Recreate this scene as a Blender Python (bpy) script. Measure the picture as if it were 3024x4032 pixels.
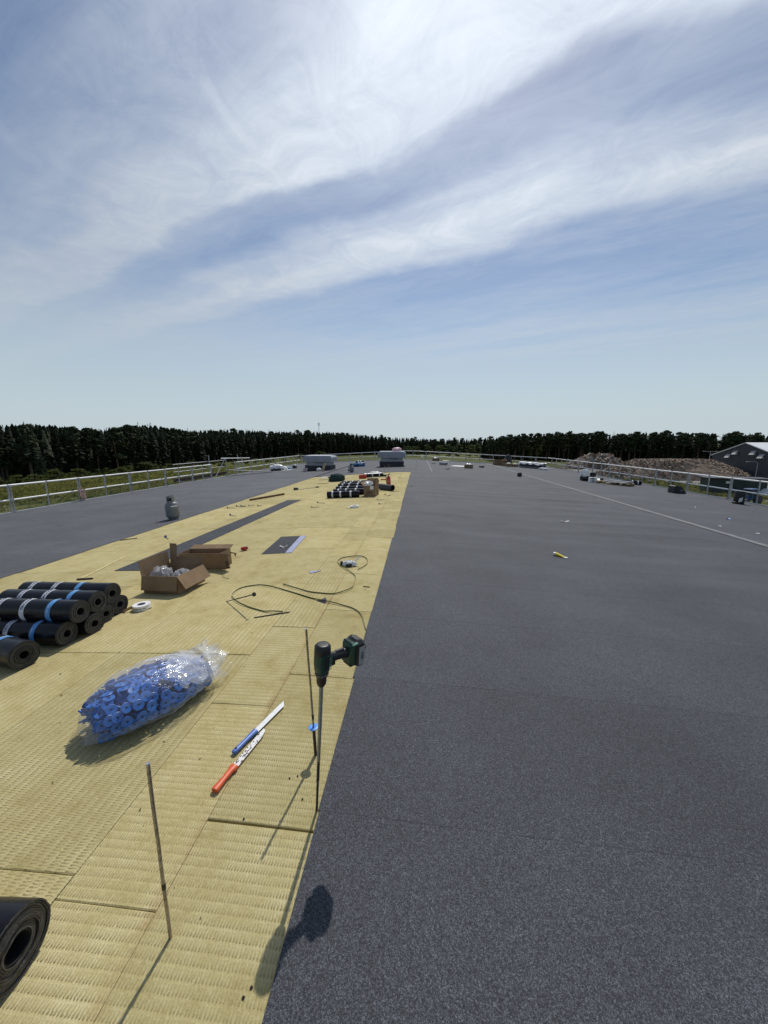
import bpy, math, random
from mathutils import Vector, Matrix, noise as mn
for o in list(bpy.data.objects): bpy.data.objects.remove(o)
R = math.radians
rnd = random.Random(7)
scene = bpy.context.scene
C = scene.collection

# ---------------------------------------------------------------- camera
EYE = 1.65
F_PX, CX, CY, HY, VPX = 1480.0, 1512.0, 2016.0, 1746.0, 1648.0
PITCH = math.atan((CY - HY) / F_PX)
YAW = -math.atan((VPX - CX) / F_PX * math.cos(PITCH))
cam_d = bpy.data.cameras.new('camera')
cam = bpy.data.objects.new('camera', cam_d); C.objects.link(cam)
cam.location = (0, 0, EYE)
cam.rotation_euler = (R(90) - PITCH, 0, -YAW)
cam_d.sensor_fit = 'HORIZONTAL'; cam_d.sensor_width = 36; cam_d.lens = 36 * F_PX / 3024
cam_d.clip_start = 0.05; cam_d.clip_end = 9000
scene.camera = cam
scene.render.resolution_x, scene.render.resolution_y = 768, 1024

# ---------------------------------------------------------------- light, sky, exposure
SUN_EL, SUN_AZ = R(54.5), R(6)          # azimuth from +Y towards +X
SUN = Vector((math.sin(SUN_AZ) * math.cos(SUN_EL), math.cos(SUN_AZ) * math.cos(SUN_EL), math.sin(SUN_EL)))
sd = bpy.data.lights.new('sun', 'SUN'); sd.energy = 3.1; sd.angle = R(0.6); sd.color = (1.0, 0.95, 0.87)
so = bpy.data.objects.new('sun', sd); C.objects.link(so)
so.rotation_euler = SUN.to_track_quat('Z', 'Y').to_euler(); so.location = (0, 0, 60)
scene.view_settings.view_transform = 'Standard'; scene.view_settings.look = 'None'
scene.view_settings.exposure = 0.0; scene.view_settings.gamma = 1.0
scene.view_settings.use_curve_mapping = False

world = bpy.data.worlds.new('World'); scene.world = world; world.use_nodes = True
def build_world():
    nt = world.node_tree; N = nt.nodes; L = nt.links; N.clear()
    def nd(t, **k):
        n = N.new(t)
        for a, b in k.items(): setattr(n, a, b)
        return n
    def val(sock, v): sock.default_value = v
    def math_(op, a, b=None, c=None, clamp=False):
        n = nd('ShaderNodeMath', operation=op, use_clamp=clamp)
        for i, x in enumerate((a, b, c)):
            if x is None: continue
            if isinstance(x, (int, float)): n.inputs[i].default_value = x
            else: L.new(x, n.inputs[i])
        return n.outputs[0]
    def ramp(src, pts, interp='EASE'):
        n = nd('ShaderNodeValToRGB'); n.color_ramp.interpolation = interp
        el = n.color_ramp.elements
        while len(el) > 1: el.remove(el[0])
        el[0].position = pts[0][0]; el[0].color = (pts[0][1],) * 3 + (1,)
        for p, v in pts[1:]:
            e = el.new(p); e.color = (v, v, v, 1)
        L.new(src, n.inputs[0]); return n.outputs[0]
    out = nd('ShaderNodeOutputWorld'); bg = nd('ShaderNodeBackground')
    L.new(bg.outputs[0], out.inputs[0]); bg.inputs[1].default_value = 0.09
    sky = nd('ShaderNodeTexSky', sky_type='NISHITA'); sky.sun_disc = False
    sky.sun_elevation = SUN_EL; sky.sun_rotation = SUN_AZ
    sky.air_density = 1.0; sky.dust_density = 0.5; sky.ozone_density = 1.0; sky.altitude = 50
    tc = nd('ShaderNodeTexCoord'); sep = nd('ShaderNodeSeparateXYZ'); L.new(tc.outputs['Generated'], sep.inputs[0])
    zc = math_('MAXIMUM', sep.outputs[2], 0.03)
    px = math_('DIVIDE', sep.outputs[0], zc); py = math_('DIVIDE', sep.outputs[1], zc)
    # cloud layer coordinates: q across the streaks, s along them
    q = math_('ADD', math_('MULTIPLY', px, 0.47), py)
    s = math_('SUBTRACT', px, math_('MULTIPLY', py, 0.47))
    def noise(x, y, scale, detail=6, rough=.6, dist=0.0):
        cb = nd('ShaderNodeCombineXYZ'); L.new(x, cb.inputs[0]); L.new(y, cb.inputs[1])
        n = nd('ShaderNodeTexNoise'); n.noise_dimensions = '2D'
        n.inputs['Scale'].default_value = scale; n.inputs['Detail'].default_value = detail
        n.inputs['Roughness'].default_value = rough; n.inputs['Distortion'].default_value = dist
        L.new(cb.outputs[0], n.inputs['Vector']); return n.outputs[0]
    s4 = math_('MULTIPLY', s, 0.22)
    warp = noise(s, q, 0.9, 5, .55)
    qw = math_('ADD', q, math_('MULTIPLY', math_('SUBTRACT', warp, 0.5), 0.48))
    fine = noise(math_('MULTIPLY', s, .42), q, 5.2, 10, .70, .8)
    puff = noise(s, q, 3.6, 12, .70, .9)
    streak = noise(s4, q, 2.6, 7, .6, .25)
    qn = math_('DIVIDE', qw, 8.0)
    band = ramp(qn, [(0.0, .16), (.070, .16), (.110, .50), (.145, .90), (.170, .92), (.183, .26), (.205, .16), (.232, .62),
                     (.260, 1.0), (.280, .84), (.306, .16), (.37, .12), (.45, .16), (.53, .48), (.58, .28), (.63, .50), (.70, .30), (1.0, .36)])
    veil = nd('ShaderNodeMapRange', interpolation_type='SMOOTHSTEP'); L.new(s, veil.inputs[0]); val(veil.inputs[1], -1.0); val(veil.inputs[2], -4.6); val(veil.inputs[3], 0.0); val(veil.inputs[4], .70)
    m = math_('ADD', math_('MULTIPLY', band, .80), math_('MULTIPLY', math_('SUBTRACT', streak, .5), .58))
    m = math_('ADD', m, math_('MULTIPLY', math_('SUBTRACT', fine, .5), .34))
    m = math_('ADD', m, math_('MULTIPLY', math_('MULTIPLY', math_('SUBTRACT', puff, .5), band), .80))
    m = math_('MULTIPLY', m, 1.0, clamp=True)
    m = math_('ADD', math_('MULTIPLY', m, math_('SUBTRACT', 1.0, veil.outputs[0])), math_('MULTIPLY', veil.outputs[0], math_('ADD', .42, math_('MULTIPLY', fine, .25))))
    # thin out towards the horizon, where the layer is seen edge on
    hz = nd('ShaderNodeMapRange'); L.new(sep.outputs[2], hz.inputs[0])
    val(hz.inputs[1], .03); val(hz.inputs[2], .22); val(hz.inputs[3], .22); val(hz.inputs[4], 1.0)
    m = math_('MULTIPLY', m, hz.outputs[0])
    # forward scattering: the thin cloud is brighter towards the sun
    vm = nd('ShaderNodeVectorMath', operation='DOT_PRODUCT'); L.new(tc.outputs['Generated'], vm.inputs[0]); vm.inputs[1].default_value = SUN
    glow = math_('POWER', math_('MAXIMUM', vm.outputs['Value'], 0.0), 6.0)
    ci = math_('ADD', 6.2, math_('MULTIPLY', glow, 6.0))
    cc = nd('ShaderNodeCombineXYZ')
    L.new(math_('MULTIPLY', ci, .92), cc.inputs[0]); L.new(math_('MULTIPLY', ci, 1.0), cc.inputs[1]); L.new(math_('MULTIPLY', ci, 1.10), cc.inputs[2])
    mx = nd('ShaderNodeMix', data_type='RGBA'); L.new(m, mx.inputs['Factor'])
    tint = nd('ShaderNodeMix', data_type='RGBA', blend_type='MULTIPLY'); tint.inputs['Factor'].default_value = 1
    L.new(sky.outputs[0], tint.inputs['A']); tint.inputs['B'].default_value = (1.0, .99, .98, 1)
    L.new(tint.outputs['Result'], mx.inputs['A']); L.new(cc.outputs[0], mx.inputs['B'])
    # pale grey-blue haze low over the horizon
    hf = nd('ShaderNodeMapRange', interpolation_type='SMOOTHSTEP'); L.new(sep.outputs[2], hf.inputs[0]); val(hf.inputs[1], .36); val(hf.inputs[2], -.02); val(hf.inputs[3], 0.0); val(hf.inputs[4], .92)
    mh = nd('ShaderNodeMix', data_type='RGBA'); L.new(hf.outputs[0], mh.inputs['Factor']); L.new(mx.outputs['Result'], mh.inputs['A']); mh.inputs['B'].default_value = (5.6, 6.7, 7.35, 1)
    L.new(mh.outputs['Result'], bg.inputs[0])
build_world()

# ---------------------------------------------------------------- roof shape and pixel helpers
X0, SL = -1.0, 0.05                       # ridge line and slope of the low gable roof
_c0 = math.sqrt(X0 * X0 + .36)
def rz(x): return -SL * (math.sqrt((x - X0) ** 2 + .36) - _c0)
def rs(x): return -SL * (x - X0) / math.sqrt((x - X0) ** 2 + .36)
_f = Vector((math.sin(YAW) * math.cos(PITCH), math.cos(YAW) * math.cos(PITCH), -math.sin(PITCH)))
_r = Vector((math.cos(YAW), -math.sin(YAW), 0)); _d = _f.cross(_r)
EYEV = Vector((0, 0, EYE))
def ray(u, v): return _f + _r * ((u - CX) / F_PX) + _d * ((v - CY) / F_PX)
def gp(u, v, off=0.0):
    "photo pixel -> point on the roof surface (raised by off)"
    k = ray(u, v); z = 0.0
    for i in range(50):
        p = EYEV + k * ((z + off - EYE) / k.z); z = rz(p.x)
    return p
GZ = -9.0
def zp(u, v, z=GZ):
    k = ray(u, v); return EYEV + k * ((z - EYE) / k.z)
def yp(u, v, y):
    k = ray(u, v); return EYEV + k * (y / k.y)
def px(P):
    d = Vector(P) - EYEV; z = d.dot(_f); return CX + F_PX * d.dot(_r) / z, CY + F_PX * d.dot(_d) / z

# ---------------------------------------------------------------- materials
def mat(name, col, rough=.6, metal=0.0, spec=.5, var=.12, scale=18, bump=0.0, bscale=60, col2=None, trans=None, coat=0.0, coords='Object', sheen=0.0):
    m = bpy.data.materials.new(name); m.use_nodes = True
    nt = m.node_tree; N = nt.nodes; L = nt.links
    b = N['Principled BSDF']
    b.inputs['Roughness'].default_value = rough; b.inputs['Metallic'].default_value = metal
    b.inputs['Specular IOR Level'].default_value = spec; b.inputs['Coat Weight'].default_value = coat
    if sheen: b.inputs['Sheen Weight'].default_value = sheen
    tc = N.new('ShaderNodeTexCoord')
    n = N.new('ShaderNodeTexNoise'); n.inputs['Scale'].default_value = scale; n.inputs['Detail'].default_value = 5
    n.inputs['Roughness'].default_value = .65
    L.new(tc.outputs[coords], n.inputs['Vector'])
    r = N.new('ShaderNodeValToRGB')
    c2 = col2 or tuple(c * (1 + var * 2) for c in col)
    c1 = tuple(c * (1 - var * 2) for c in col) if not col2 else col
    r.color_ramp.elements[0].position = .3; r.color_ramp.elements[1].position = .7
    r.color_ramp.elements[0].color = (*c1, 1); r.color_ramp.elements[1].color = (*[min(1, c) for c in c2], 1)
    L.new(n.outputs[0], r.inputs[0]); L.new(r.outputs[0], b.inputs['Base Color'])
    if bump:
        n2 = N.new('ShaderNodeTexNoise'); n2.inputs['Scale'].default_value = bscale; n2.inputs['Detail'].default_value = 4
        L.new(tc.outputs[coords], n2.inputs['Vector'])
        bp = N.new('ShaderNodeBump'); bp.inputs['Strength'].default_value = 1; bp.inputs['Distance'].default_value = bump
        L.new(n2.outputs[0], bp.inputs['Height']); L.new(bp.outputs[0], b.inputs['Normal'])
    if trans is not None:
        out = N['Material Output']; t = N.new('ShaderNodeBsdfTransparent'); mx = N.new('ShaderNodeMixShader')
        mx.inputs[0].default_value = trans
        L.new(b.outputs[0], mx.inputs[1]); L.new(t.outputs[0], mx.inputs[2]); L.new(mx.outputs[0], out.inputs[0])
    return m

def mat_membrane(name, dark, light, rough=.62, spec=.35):
    m = bpy.data.materials.new(name); m.use_nodes = True
    nt = m.node_tree; N = nt.nodes; L = nt.links; b = N['Principled BSDF']
    b.inputs['Roughness'].default_value = rough; b.inputs['Specular IOR Level'].default_value = spec
    g = N.new('ShaderNodeNewGeometry')
    def nz(scale, det, rough=.6):
        n = N.new('ShaderNodeTexNoise'); n.inputs['Scale'].default_value = scale; n.inputs['Detail'].default_value = det
        n.inputs['Roughness'].default_value = rough
        L.new(g.outputs['Position'], n.inputs['Vector']); return n.outputs[0]
    v = N.new('ShaderNodeTexVoronoi'); v.inputs['Scale'].default_value = 430; L.new(g.outputs['Position'], v.inputs['Vector'])
    sepc = N.new('ShaderNodeSeparateColor'); L.new(v.outputs['Color'], sepc.inputs[0])
    v2 = N.new('ShaderNodeTexVoronoi'); v2.inputs['Scale'].default_value = 210; L.new(g.outputs['Position'], v2.inputs['Vector'])
    sep2 = N.new('ShaderNodeSeparateColor'); L.new(v2.outputs['Color'], sep2.inputs[0])
    a1 = N.new('ShaderNodeMath'); a1.operation = 'MULTIPLY_ADD'; L.new(sepc.outputs[0], a1.inputs[0]); a1.inputs[1].default_value = .66
    m1 = N.new('ShaderNodeMath'); m1.operation = 'MULTIPLY'; L.new(sep2.outputs[1], m1.inputs[0]); m1.inputs[1].default_value = .34
    L.new(m1.outputs[0], a1.inputs[2])
    r = N.new('ShaderNodeValToRGB'); e = r.color_ramp.elements
    e[0].position = .12; e[0].color = (*dark, 1); e[1].position = .93; e[1].color = (*light, 1)
    mid = e.new(.52); mid.color = tuple(d * .80 + l * .20 for d, l in zip(dark, light)) + (1,)
    L.new(a1.outputs[0], r.inputs[0])
    big = nz(.8, 6, .62)
    mr = N.new('ShaderNodeMapRange'); mr.inputs[3].default_value = .80; mr.inputs[4].default_value = 1.22
    mr.inputs[1].default_value = .3; mr.inputs[2].default_value = .7
    L.new(big, mr.inputs[0])
    oi = N.new('ShaderNodeObjectInfo'); mo = N.new('ShaderNodeMapRange'); L.new(oi.outputs['Random'], mo.inputs[0])
    mo.inputs[3].default_value = .92; mo.inputs[4].default_value = 1.08
    mm = N.new('ShaderNodeMath'); mm.operation = 'MULTIPLY'; L.new(mr.outputs[0], mm.inputs[0]); L.new(mo.outputs[0], mm.inputs[1])
    vm = N.new('ShaderNodeVectorMath'); vm.operation = 'SCALE'; L.new(r.outputs[0], vm.inputs[0]); L.new(mm.outputs[0], vm.inputs['Scale'])
    L.new(vm.outputs[0], b.inputs['Base Color'])
    bp = N.new('ShaderNodeBump'); bp.inputs['Strength'].default_value = .8; bp.inputs['Distance'].default_value = .002
    L.new(a1.outputs[0], bp.inputs['Height']); L.new(bp.outputs[0], b.inputs['Normal'])
    return m

def mat_wool(name, rot):
    "mineral wool board with rows of short pressed dashes; rot turns the rows"
    m = bpy.data.materials.new(name); m.use_nodes = True
    nt = m.node_tree; N = nt.nodes; L = nt.links; b = N['Principled BSDF']
    b.inputs['Roughness'].default_value = .95; b.inputs['Specular IOR Level'].default_value = .1
    g = N.new('ShaderNodeNewGeometry'); sp = N.new('ShaderNodeSeparateXYZ'); L.new(g.outputs['Position'], sp.inputs[0])
    a, c = (sp.outputs[1], sp.outputs[0]) if rot else (sp.outputs[0], sp.outputs[1])
    def M(op, x, y=None, z=None):
        n = N.new('ShaderNodeMath'); n.operation = op
        for i, q in enumerate((x, y, z)):
            if q is None: continue
            if isinstance(q, (int, float)): n.inputs[i].default_value = q
            else: L.new(q, n.inputs[i])
        return n.outputs[0]
    def nz(scale, det, rough=.6):
        n = N.new('ShaderNodeTexNoise'); n.inputs['Scale'].default_value = scale; n.inputs['Detail'].default_value = det
        n.inputs['Roughness'].default_value = rough
        L.new(g.outputs['Position'], n.inputs['Vector']); return n.outputs[0]
    w = nz(16, 3); w2 = nz(60, 4)
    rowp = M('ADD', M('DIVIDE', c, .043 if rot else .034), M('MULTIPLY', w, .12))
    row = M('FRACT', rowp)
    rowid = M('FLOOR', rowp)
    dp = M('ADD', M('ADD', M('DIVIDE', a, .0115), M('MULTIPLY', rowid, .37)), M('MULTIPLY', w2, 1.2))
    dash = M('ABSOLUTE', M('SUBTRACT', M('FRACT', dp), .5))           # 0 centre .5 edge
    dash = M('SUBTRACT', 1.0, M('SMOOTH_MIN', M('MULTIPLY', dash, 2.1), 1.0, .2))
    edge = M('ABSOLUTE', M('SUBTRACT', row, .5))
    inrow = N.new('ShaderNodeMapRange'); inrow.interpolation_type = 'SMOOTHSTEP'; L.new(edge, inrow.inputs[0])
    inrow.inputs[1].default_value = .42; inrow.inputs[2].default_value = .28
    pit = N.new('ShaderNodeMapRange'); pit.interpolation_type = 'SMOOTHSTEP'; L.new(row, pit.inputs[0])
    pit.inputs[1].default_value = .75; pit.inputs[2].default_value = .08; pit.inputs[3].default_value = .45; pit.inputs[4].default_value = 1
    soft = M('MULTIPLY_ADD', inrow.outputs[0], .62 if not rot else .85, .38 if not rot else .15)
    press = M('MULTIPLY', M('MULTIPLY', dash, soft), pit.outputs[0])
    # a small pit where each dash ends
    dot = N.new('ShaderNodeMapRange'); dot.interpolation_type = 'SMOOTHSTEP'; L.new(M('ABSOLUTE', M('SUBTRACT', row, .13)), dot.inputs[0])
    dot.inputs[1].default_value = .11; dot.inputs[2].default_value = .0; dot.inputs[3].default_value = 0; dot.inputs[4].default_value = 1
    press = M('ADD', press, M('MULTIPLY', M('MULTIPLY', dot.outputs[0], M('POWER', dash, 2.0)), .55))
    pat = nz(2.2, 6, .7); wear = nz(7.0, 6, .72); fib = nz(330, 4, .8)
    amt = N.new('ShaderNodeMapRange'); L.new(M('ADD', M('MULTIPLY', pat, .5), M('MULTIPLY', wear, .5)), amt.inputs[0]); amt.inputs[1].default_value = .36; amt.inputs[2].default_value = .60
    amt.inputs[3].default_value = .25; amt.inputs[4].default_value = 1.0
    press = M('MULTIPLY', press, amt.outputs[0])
    base = N.new('ShaderNodeValToRGB'); e = base.color_ramp.elements
    e[0].position = .38; e[0].color = (.29, .225, .082, 1); e[1].position = .62; e[1].color = (.69, .605, .355, 1)
    mid = e.new(.5); mid.color = (.515, .444, .222, 1)
    L.new(M('ADD', M('ADD', M('MULTIPLY', pat, .30), M('MULTIPLY', wear, .28)), M('ADD', M('MULTIPLY', nz(90, 6, .78), .24), M('MULTIPLY', fib, .18))), base.inputs[0])
    # brown binder stains
    st = N.new('ShaderNodeMapRange'); L.new(nz(1.3, 6, .7), st.inputs[0]); st.inputs[1].default_value = .60; st.inputs[2].default_value = .76
    mix = N.new('ShaderNodeMix'); mix.data_type = 'RGBA'; L.new(M('MULTIPLY', st.outputs[0], .28), mix.inputs['Factor'])
    L.new(base.outputs[0], mix.inputs['A']); mix.inputs['B'].default_value = (.33, .21, .09, 1)
    # rusty binder line along the long joint beside the membrane
    jn = N.new('ShaderNodeMapRange'); L.new(M('ABSOLUTE', M('ADD', sp.outputs[0], .905)), jn.inputs[0]); jn.inputs[1].default_value = .035; jn.inputs[2].default_value = .0
    jm = N.new('ShaderNodeMix'); jm.data_type = 'RGBA'; jq = N.new('ShaderNodeMapRange'); L.new(nz(3.1, 5, .7), jq.inputs[0]); jq.inputs[1].default_value = .45; jq.inputs[2].default_value = .62
    L.new(M('MULTIPLY', M('MULTIPLY', jn.outputs[0], jq.outputs[0]), .5), jm.inputs['Factor']); L.new(mix.outputs['Result'], jm.inputs['A']); jm.inputs['B'].default_value = (.28, .12, .05, 1); mix = jm
    # pressed dashes darkened, groove shade painted into their colour
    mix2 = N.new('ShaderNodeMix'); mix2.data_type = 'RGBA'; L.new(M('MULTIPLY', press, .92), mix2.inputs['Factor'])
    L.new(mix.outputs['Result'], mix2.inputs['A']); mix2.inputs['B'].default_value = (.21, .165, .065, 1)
    oi = N.new('ShaderNodeObjectInfo'); mo = N.new('ShaderNodeMapRange'); L.new(oi.outputs['Random'], mo.inputs[0])
    mo.inputs[3].default_value = .89; mo.inputs[4].default_value = 1.07
    vm = N.new('ShaderNodeVectorMath'); vm.operation = 'SCALE'; L.new(mix2.outputs['Result'], vm.inputs[0]); L.new(mo.outputs[0], vm.inputs['Scale'])
    L.new(vm.outputs[0], b.inputs['Base Color'])
    h = M('ADD', M('MULTIPLY', press, -1.0), M('ADD', M('MULTIPLY', fib, .7), M('MULTIPLY', wear, 1.6)))
    bp = N.new('ShaderNodeBump'); bp.inputs['Strength'].default_value = .9; bp.inputs['Distance'].default_value = .0032
    L.new(h, bp.inputs['Height']); L.new(bp.outputs[0], b.inputs['Normal'])
    return m

M = {}
M['membrane'] = mat_membrane('membrane', (.0165, .0185, .0230), (.150, .162, .186), .78, .38)
M['membrane_l'] = mat_membrane('membrane_left_paler', (.026, .028, .032), (.225, .238, .262), .80, .34)  # paler granule tone for the sheets left of the open strip
M['membrane2'] = mat_membrane('membrane_dark', (.010, .0115, .015), (.125, .135, .155), .82, .3)
M['lap'] = mat('pale_lap', (.15, .155, .16), .75, var=.2, scale=6, bump=.001, bscale=200)
M['lilac'] = mat('lilac_selvedge', (.30, .32, .46), .5, var=.08, scale=9)
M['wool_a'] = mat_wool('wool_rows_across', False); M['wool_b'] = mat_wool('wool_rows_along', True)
M['deck'] = mat('deck_steel', (.035, .033, .03), .8)
M['wall'] = mat('sandwich_wall', (.35, .36, .37), .5, var=.04)
M['edge'] = mat('edge_metal', (.52, .53, .54), .4, metal=.3, var=.06)
M['galv'] = mat('galvanised', (.42, .43, .44), .42, metal=.55, var=.15, scale=9)
M['whiterail'] = mat('white_rail', (.86, .86, .85), .4, var=.04, scale=4)
M['wire'] = mat('net_wire', (.10, .11, .10), .6)
M['black_film'] = mat('black_film', (.006, .006, .009), .30, spec=.28, var=.25, scale=3, bump=.004, bscale=7)
M['roll_end'] = mat('bitumen_layers', (.022, .022, .024), .5, var=.3, scale=30, bump=.003, bscale=150, col2=(.06, .06, .062))
M['roll_edge'] = mat('bitumen_winding', (.06, .06, .061), .5, var=.4, scale=40)
M['hole'] = mat('roll_hole', (.006, .006, .006), .9)
M['band_w'] = mat('white_band', (.66, .68, .72), .5, var=.06, scale=20)
M['band_b'] = mat('blue_band', (.10, .30, .62), .45, var=.08, scale=20)
M['ink'] = mat('dark_ink', (.02, .022, .03), .6)
M['ink_blue'] = mat('blue_ink', (.03, .05, .14), .6)
M['card'] = mat('cardboard', (.25, .172, .105), .85, spec=.15, var=.08, scale=7, bump=.0015, bscale=25)
M['card_in'] = mat('cardboard_inside', (.245, .172, .108), .88, spec=.15, var=.07, scale=7, bump=.001, bscale=25)
M['white'] = mat('white_plastic', (.78, .78, .78), .35, var=.04)
M['paper'] = mat('white_paper', (.75, .75, .73), .8, var=.05)
M['paperbrown'] = mat('brown_backing', (.42, .27, .12), .6, var=.1)
M['black'] = mat('black_plastic', (.014, .014, .016), .42, var=.2)
M['rubber'] = mat('black_rubber', (.018, .018, .019), .6, var=.2)
M['dkgreen'] = mat('drill_green', (.012, .055, .038), .4, var=.15, scale=40)
M['lightgreen'] = mat('drill_light_green', (.20, .36, .27), .4)
M['steel'] = mat('steel', (.55, .55, .56), .32, metal=.9, var=.1, scale=30)
M['rod'] = mat('rod_steel', (.34, .30, .25), .42, metal=.75, var=.25, scale=40)
M['rod_dark'] = mat('rod_dark', (.06, .055, .05), .5, metal=.6, var=.3, scale=60)
M['rod_mid'] = mat('rod_tube', (.30, .31, .29), .45, metal=.5, var=.15, scale=40)
M['chuck'] = mat('chuck_brown', (.035, .020, .014), .45, var=.2)
M['blade'] = mat('knife_blade', (.80, .80, .79), .30, metal=.35, var=.06, scale=60)
M['rust'] = mat('knife_blade_stained', (.78, .77, .75), .32, metal=.3, scale=95, col2=(.80, .79, .77))
M['orange'] = mat('orange_handle', (.62, .10, .030), .45, var=.08)
M['bluehandle'] = mat('blue_handle', (.075, .16, .46), .42, var=.06)
M['washer'] = mat('blue_washer', (.014, .125, .47), .4, var=.08, scale=30)
M['washer_lit'] = mat('blue_washer_lit', (.07, .30, .80), .4, var=.06)  # brighter copy of the washer blue, sunlight put into the colour
M['screw'] = mat('screw_steel', (.16, .15, .13), .45, metal=.6, var=.25, scale=60)
M['strap'] = mat('green_strap', (.075, .10, .035), .38, var=.12)
M['red'] = mat('red_paint', (.42, .022, .020), .35, var=.08)
M['redorange'] = mat('red_orange', (.55, .08, .02), .45, var=.08)
M['yellow'] = mat('yellow_plastic', (.72, .56, .045), .4, var=.06)
M['gas'] = mat('grey_cylinder', (.155, .17, .185), .45, metal=.1, var=.08, scale=12)
M['gas_lt'] = mat('cylinder_collar', (.24, .25, .26), .4, metal=.25, var=.06)
M['teal'] = mat('teal_cloth', (.008, .036, .040), .85, var=.3, scale=14, bump=.01, bscale=25)
M['bluetarp'] = mat('blue_tarp', (.035, .15, .33), .5, var=.2, scale=9, bump=.01, bscale=18)
M['pink'] = mat('pink_wrap', (.52, .33, .40), .4, var=.15)
M['rag'] = mat('pinkish_rag', (.55, .36, .30), .8, var=.25, scale=9)
M['ventbody'] = mat('vent_grey', (.30, .315, .345), .5, var=.06, scale=3)
M['ventlid'] = mat('vent_white', (.74, .74, .74), .45, var=.04, scale=3)
M['ventbase'] = mat('vent_upstand', (.04, .04, .044), .75, var=.2, scale=6)
M['wood'] = mat('timber', (.14, .075, .035), .8, var=.2, scale=12)
M['palewood'] = mat('pale_timber', (.46, .36, .21), .8, var=.15, scale=12)
M['redwood'] = mat('red_brown_plank', (.035, .008, .007), .7, var=.2, scale=8)
M['greyboard'] = mat('grey_board', (.36, .36, .35), .7, var=.12, scale=6)
M['slimestrip'] = mat('pale_yellow_batten', (.66, .58, .30), .8, var=.08)
def translucent(m, amt):
    nt = m.node_tree; N = nt.nodes; L = nt.links; b = N['Principled BSDF']; src = b.inputs['Base Color'].links[0].from_socket
    t = N.new('ShaderNodeBsdfTranslucent'); mx = N.new('ShaderNodeMixShader'); mx.inputs[0].default_value = amt
    vm = N.new('ShaderNodeVectorMath'); vm.operation = 'SCALE'; vm.inputs['Scale'].default_value = 1.6
    L.new(src, vm.inputs[0]); L.new(vm.outputs[0], t.inputs[0]); L.new(b.outputs[0], mx.inputs[1]); L.new(t.outputs[0], mx.inputs[2])
    L.new(mx.outputs[0], N['Material Output'].inputs[0]); return m
# thin clear film
def mat_film(name, clear, tint):
    m = bpy.data.materials.new(name); m.use_nodes = True
    nt = m.node_tree; N = nt.nodes; L = nt.links
    b = N['Principled BSDF']; b.inputs['Base Color'].default_value = (*tint, 1); b.inputs['Roughness'].default_value = .11
    b.inputs['Specular IOR Level'].default_value = .7
    tc = N.new('ShaderNodeTexCoord')
    n = N.new('ShaderNodeTexNoise'); n.inputs['Scale'].default_value = 1; n.inputs['Detail'].default_value = 4; n.inputs['Distortion'].default_value = 1.0
    mp = N.new('ShaderNodeMapping'); mp.vector_type = 'TEXTURE'; mp.inputs['Rotation'].default_value = (0, 0, R(60)); mp.inputs['Scale'].default_value = (.26, .045, .06)
    L.new(tc.outputs['Object'], mp.inputs['Vector']); L.new(mp.outputs[0], n.inputs['Vector'])
    bp = N.new('ShaderNodeBump'); bp.inputs['Distance'].default_value = .022; bp.inputs['Strength'].default_value = .8
    L.new(n.outputs[0], bp.inputs['Height']); L.new(bp.outputs[0], b.inputs['Normal'])
    lw = N.new('ShaderNodeLayerWeight'); lw.inputs[0].default_value = .35
    mr = N.new('ShaderNodeMapRange'); L.new(lw.outputs['Facing'], mr.inputs[0]); mr.inputs[3].default_value = clear; mr.inputs[4].default_value = max(0, clear - .32)
    t = N.new('ShaderNodeBsdfTransparent'); mx = N.new('ShaderNodeMixShader')
    L.new(mr.outputs[0], mx.inputs[0]); L.new(b.outputs[0], mx.inputs[1]); L.new(t.outputs[0], mx.inputs[2])
    L.new(mx.outputs[0], N['Material Output'].inputs[0])
    return m
M['film'] = mat_film('clear_film', .94, (.62, .67, .78))
M['film_milky'] = mat_film('milky_film', .78, (.74, .76, .80))
M['film_white'] = mat_film('white_film', .12, (.82, .83, .85))

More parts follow.
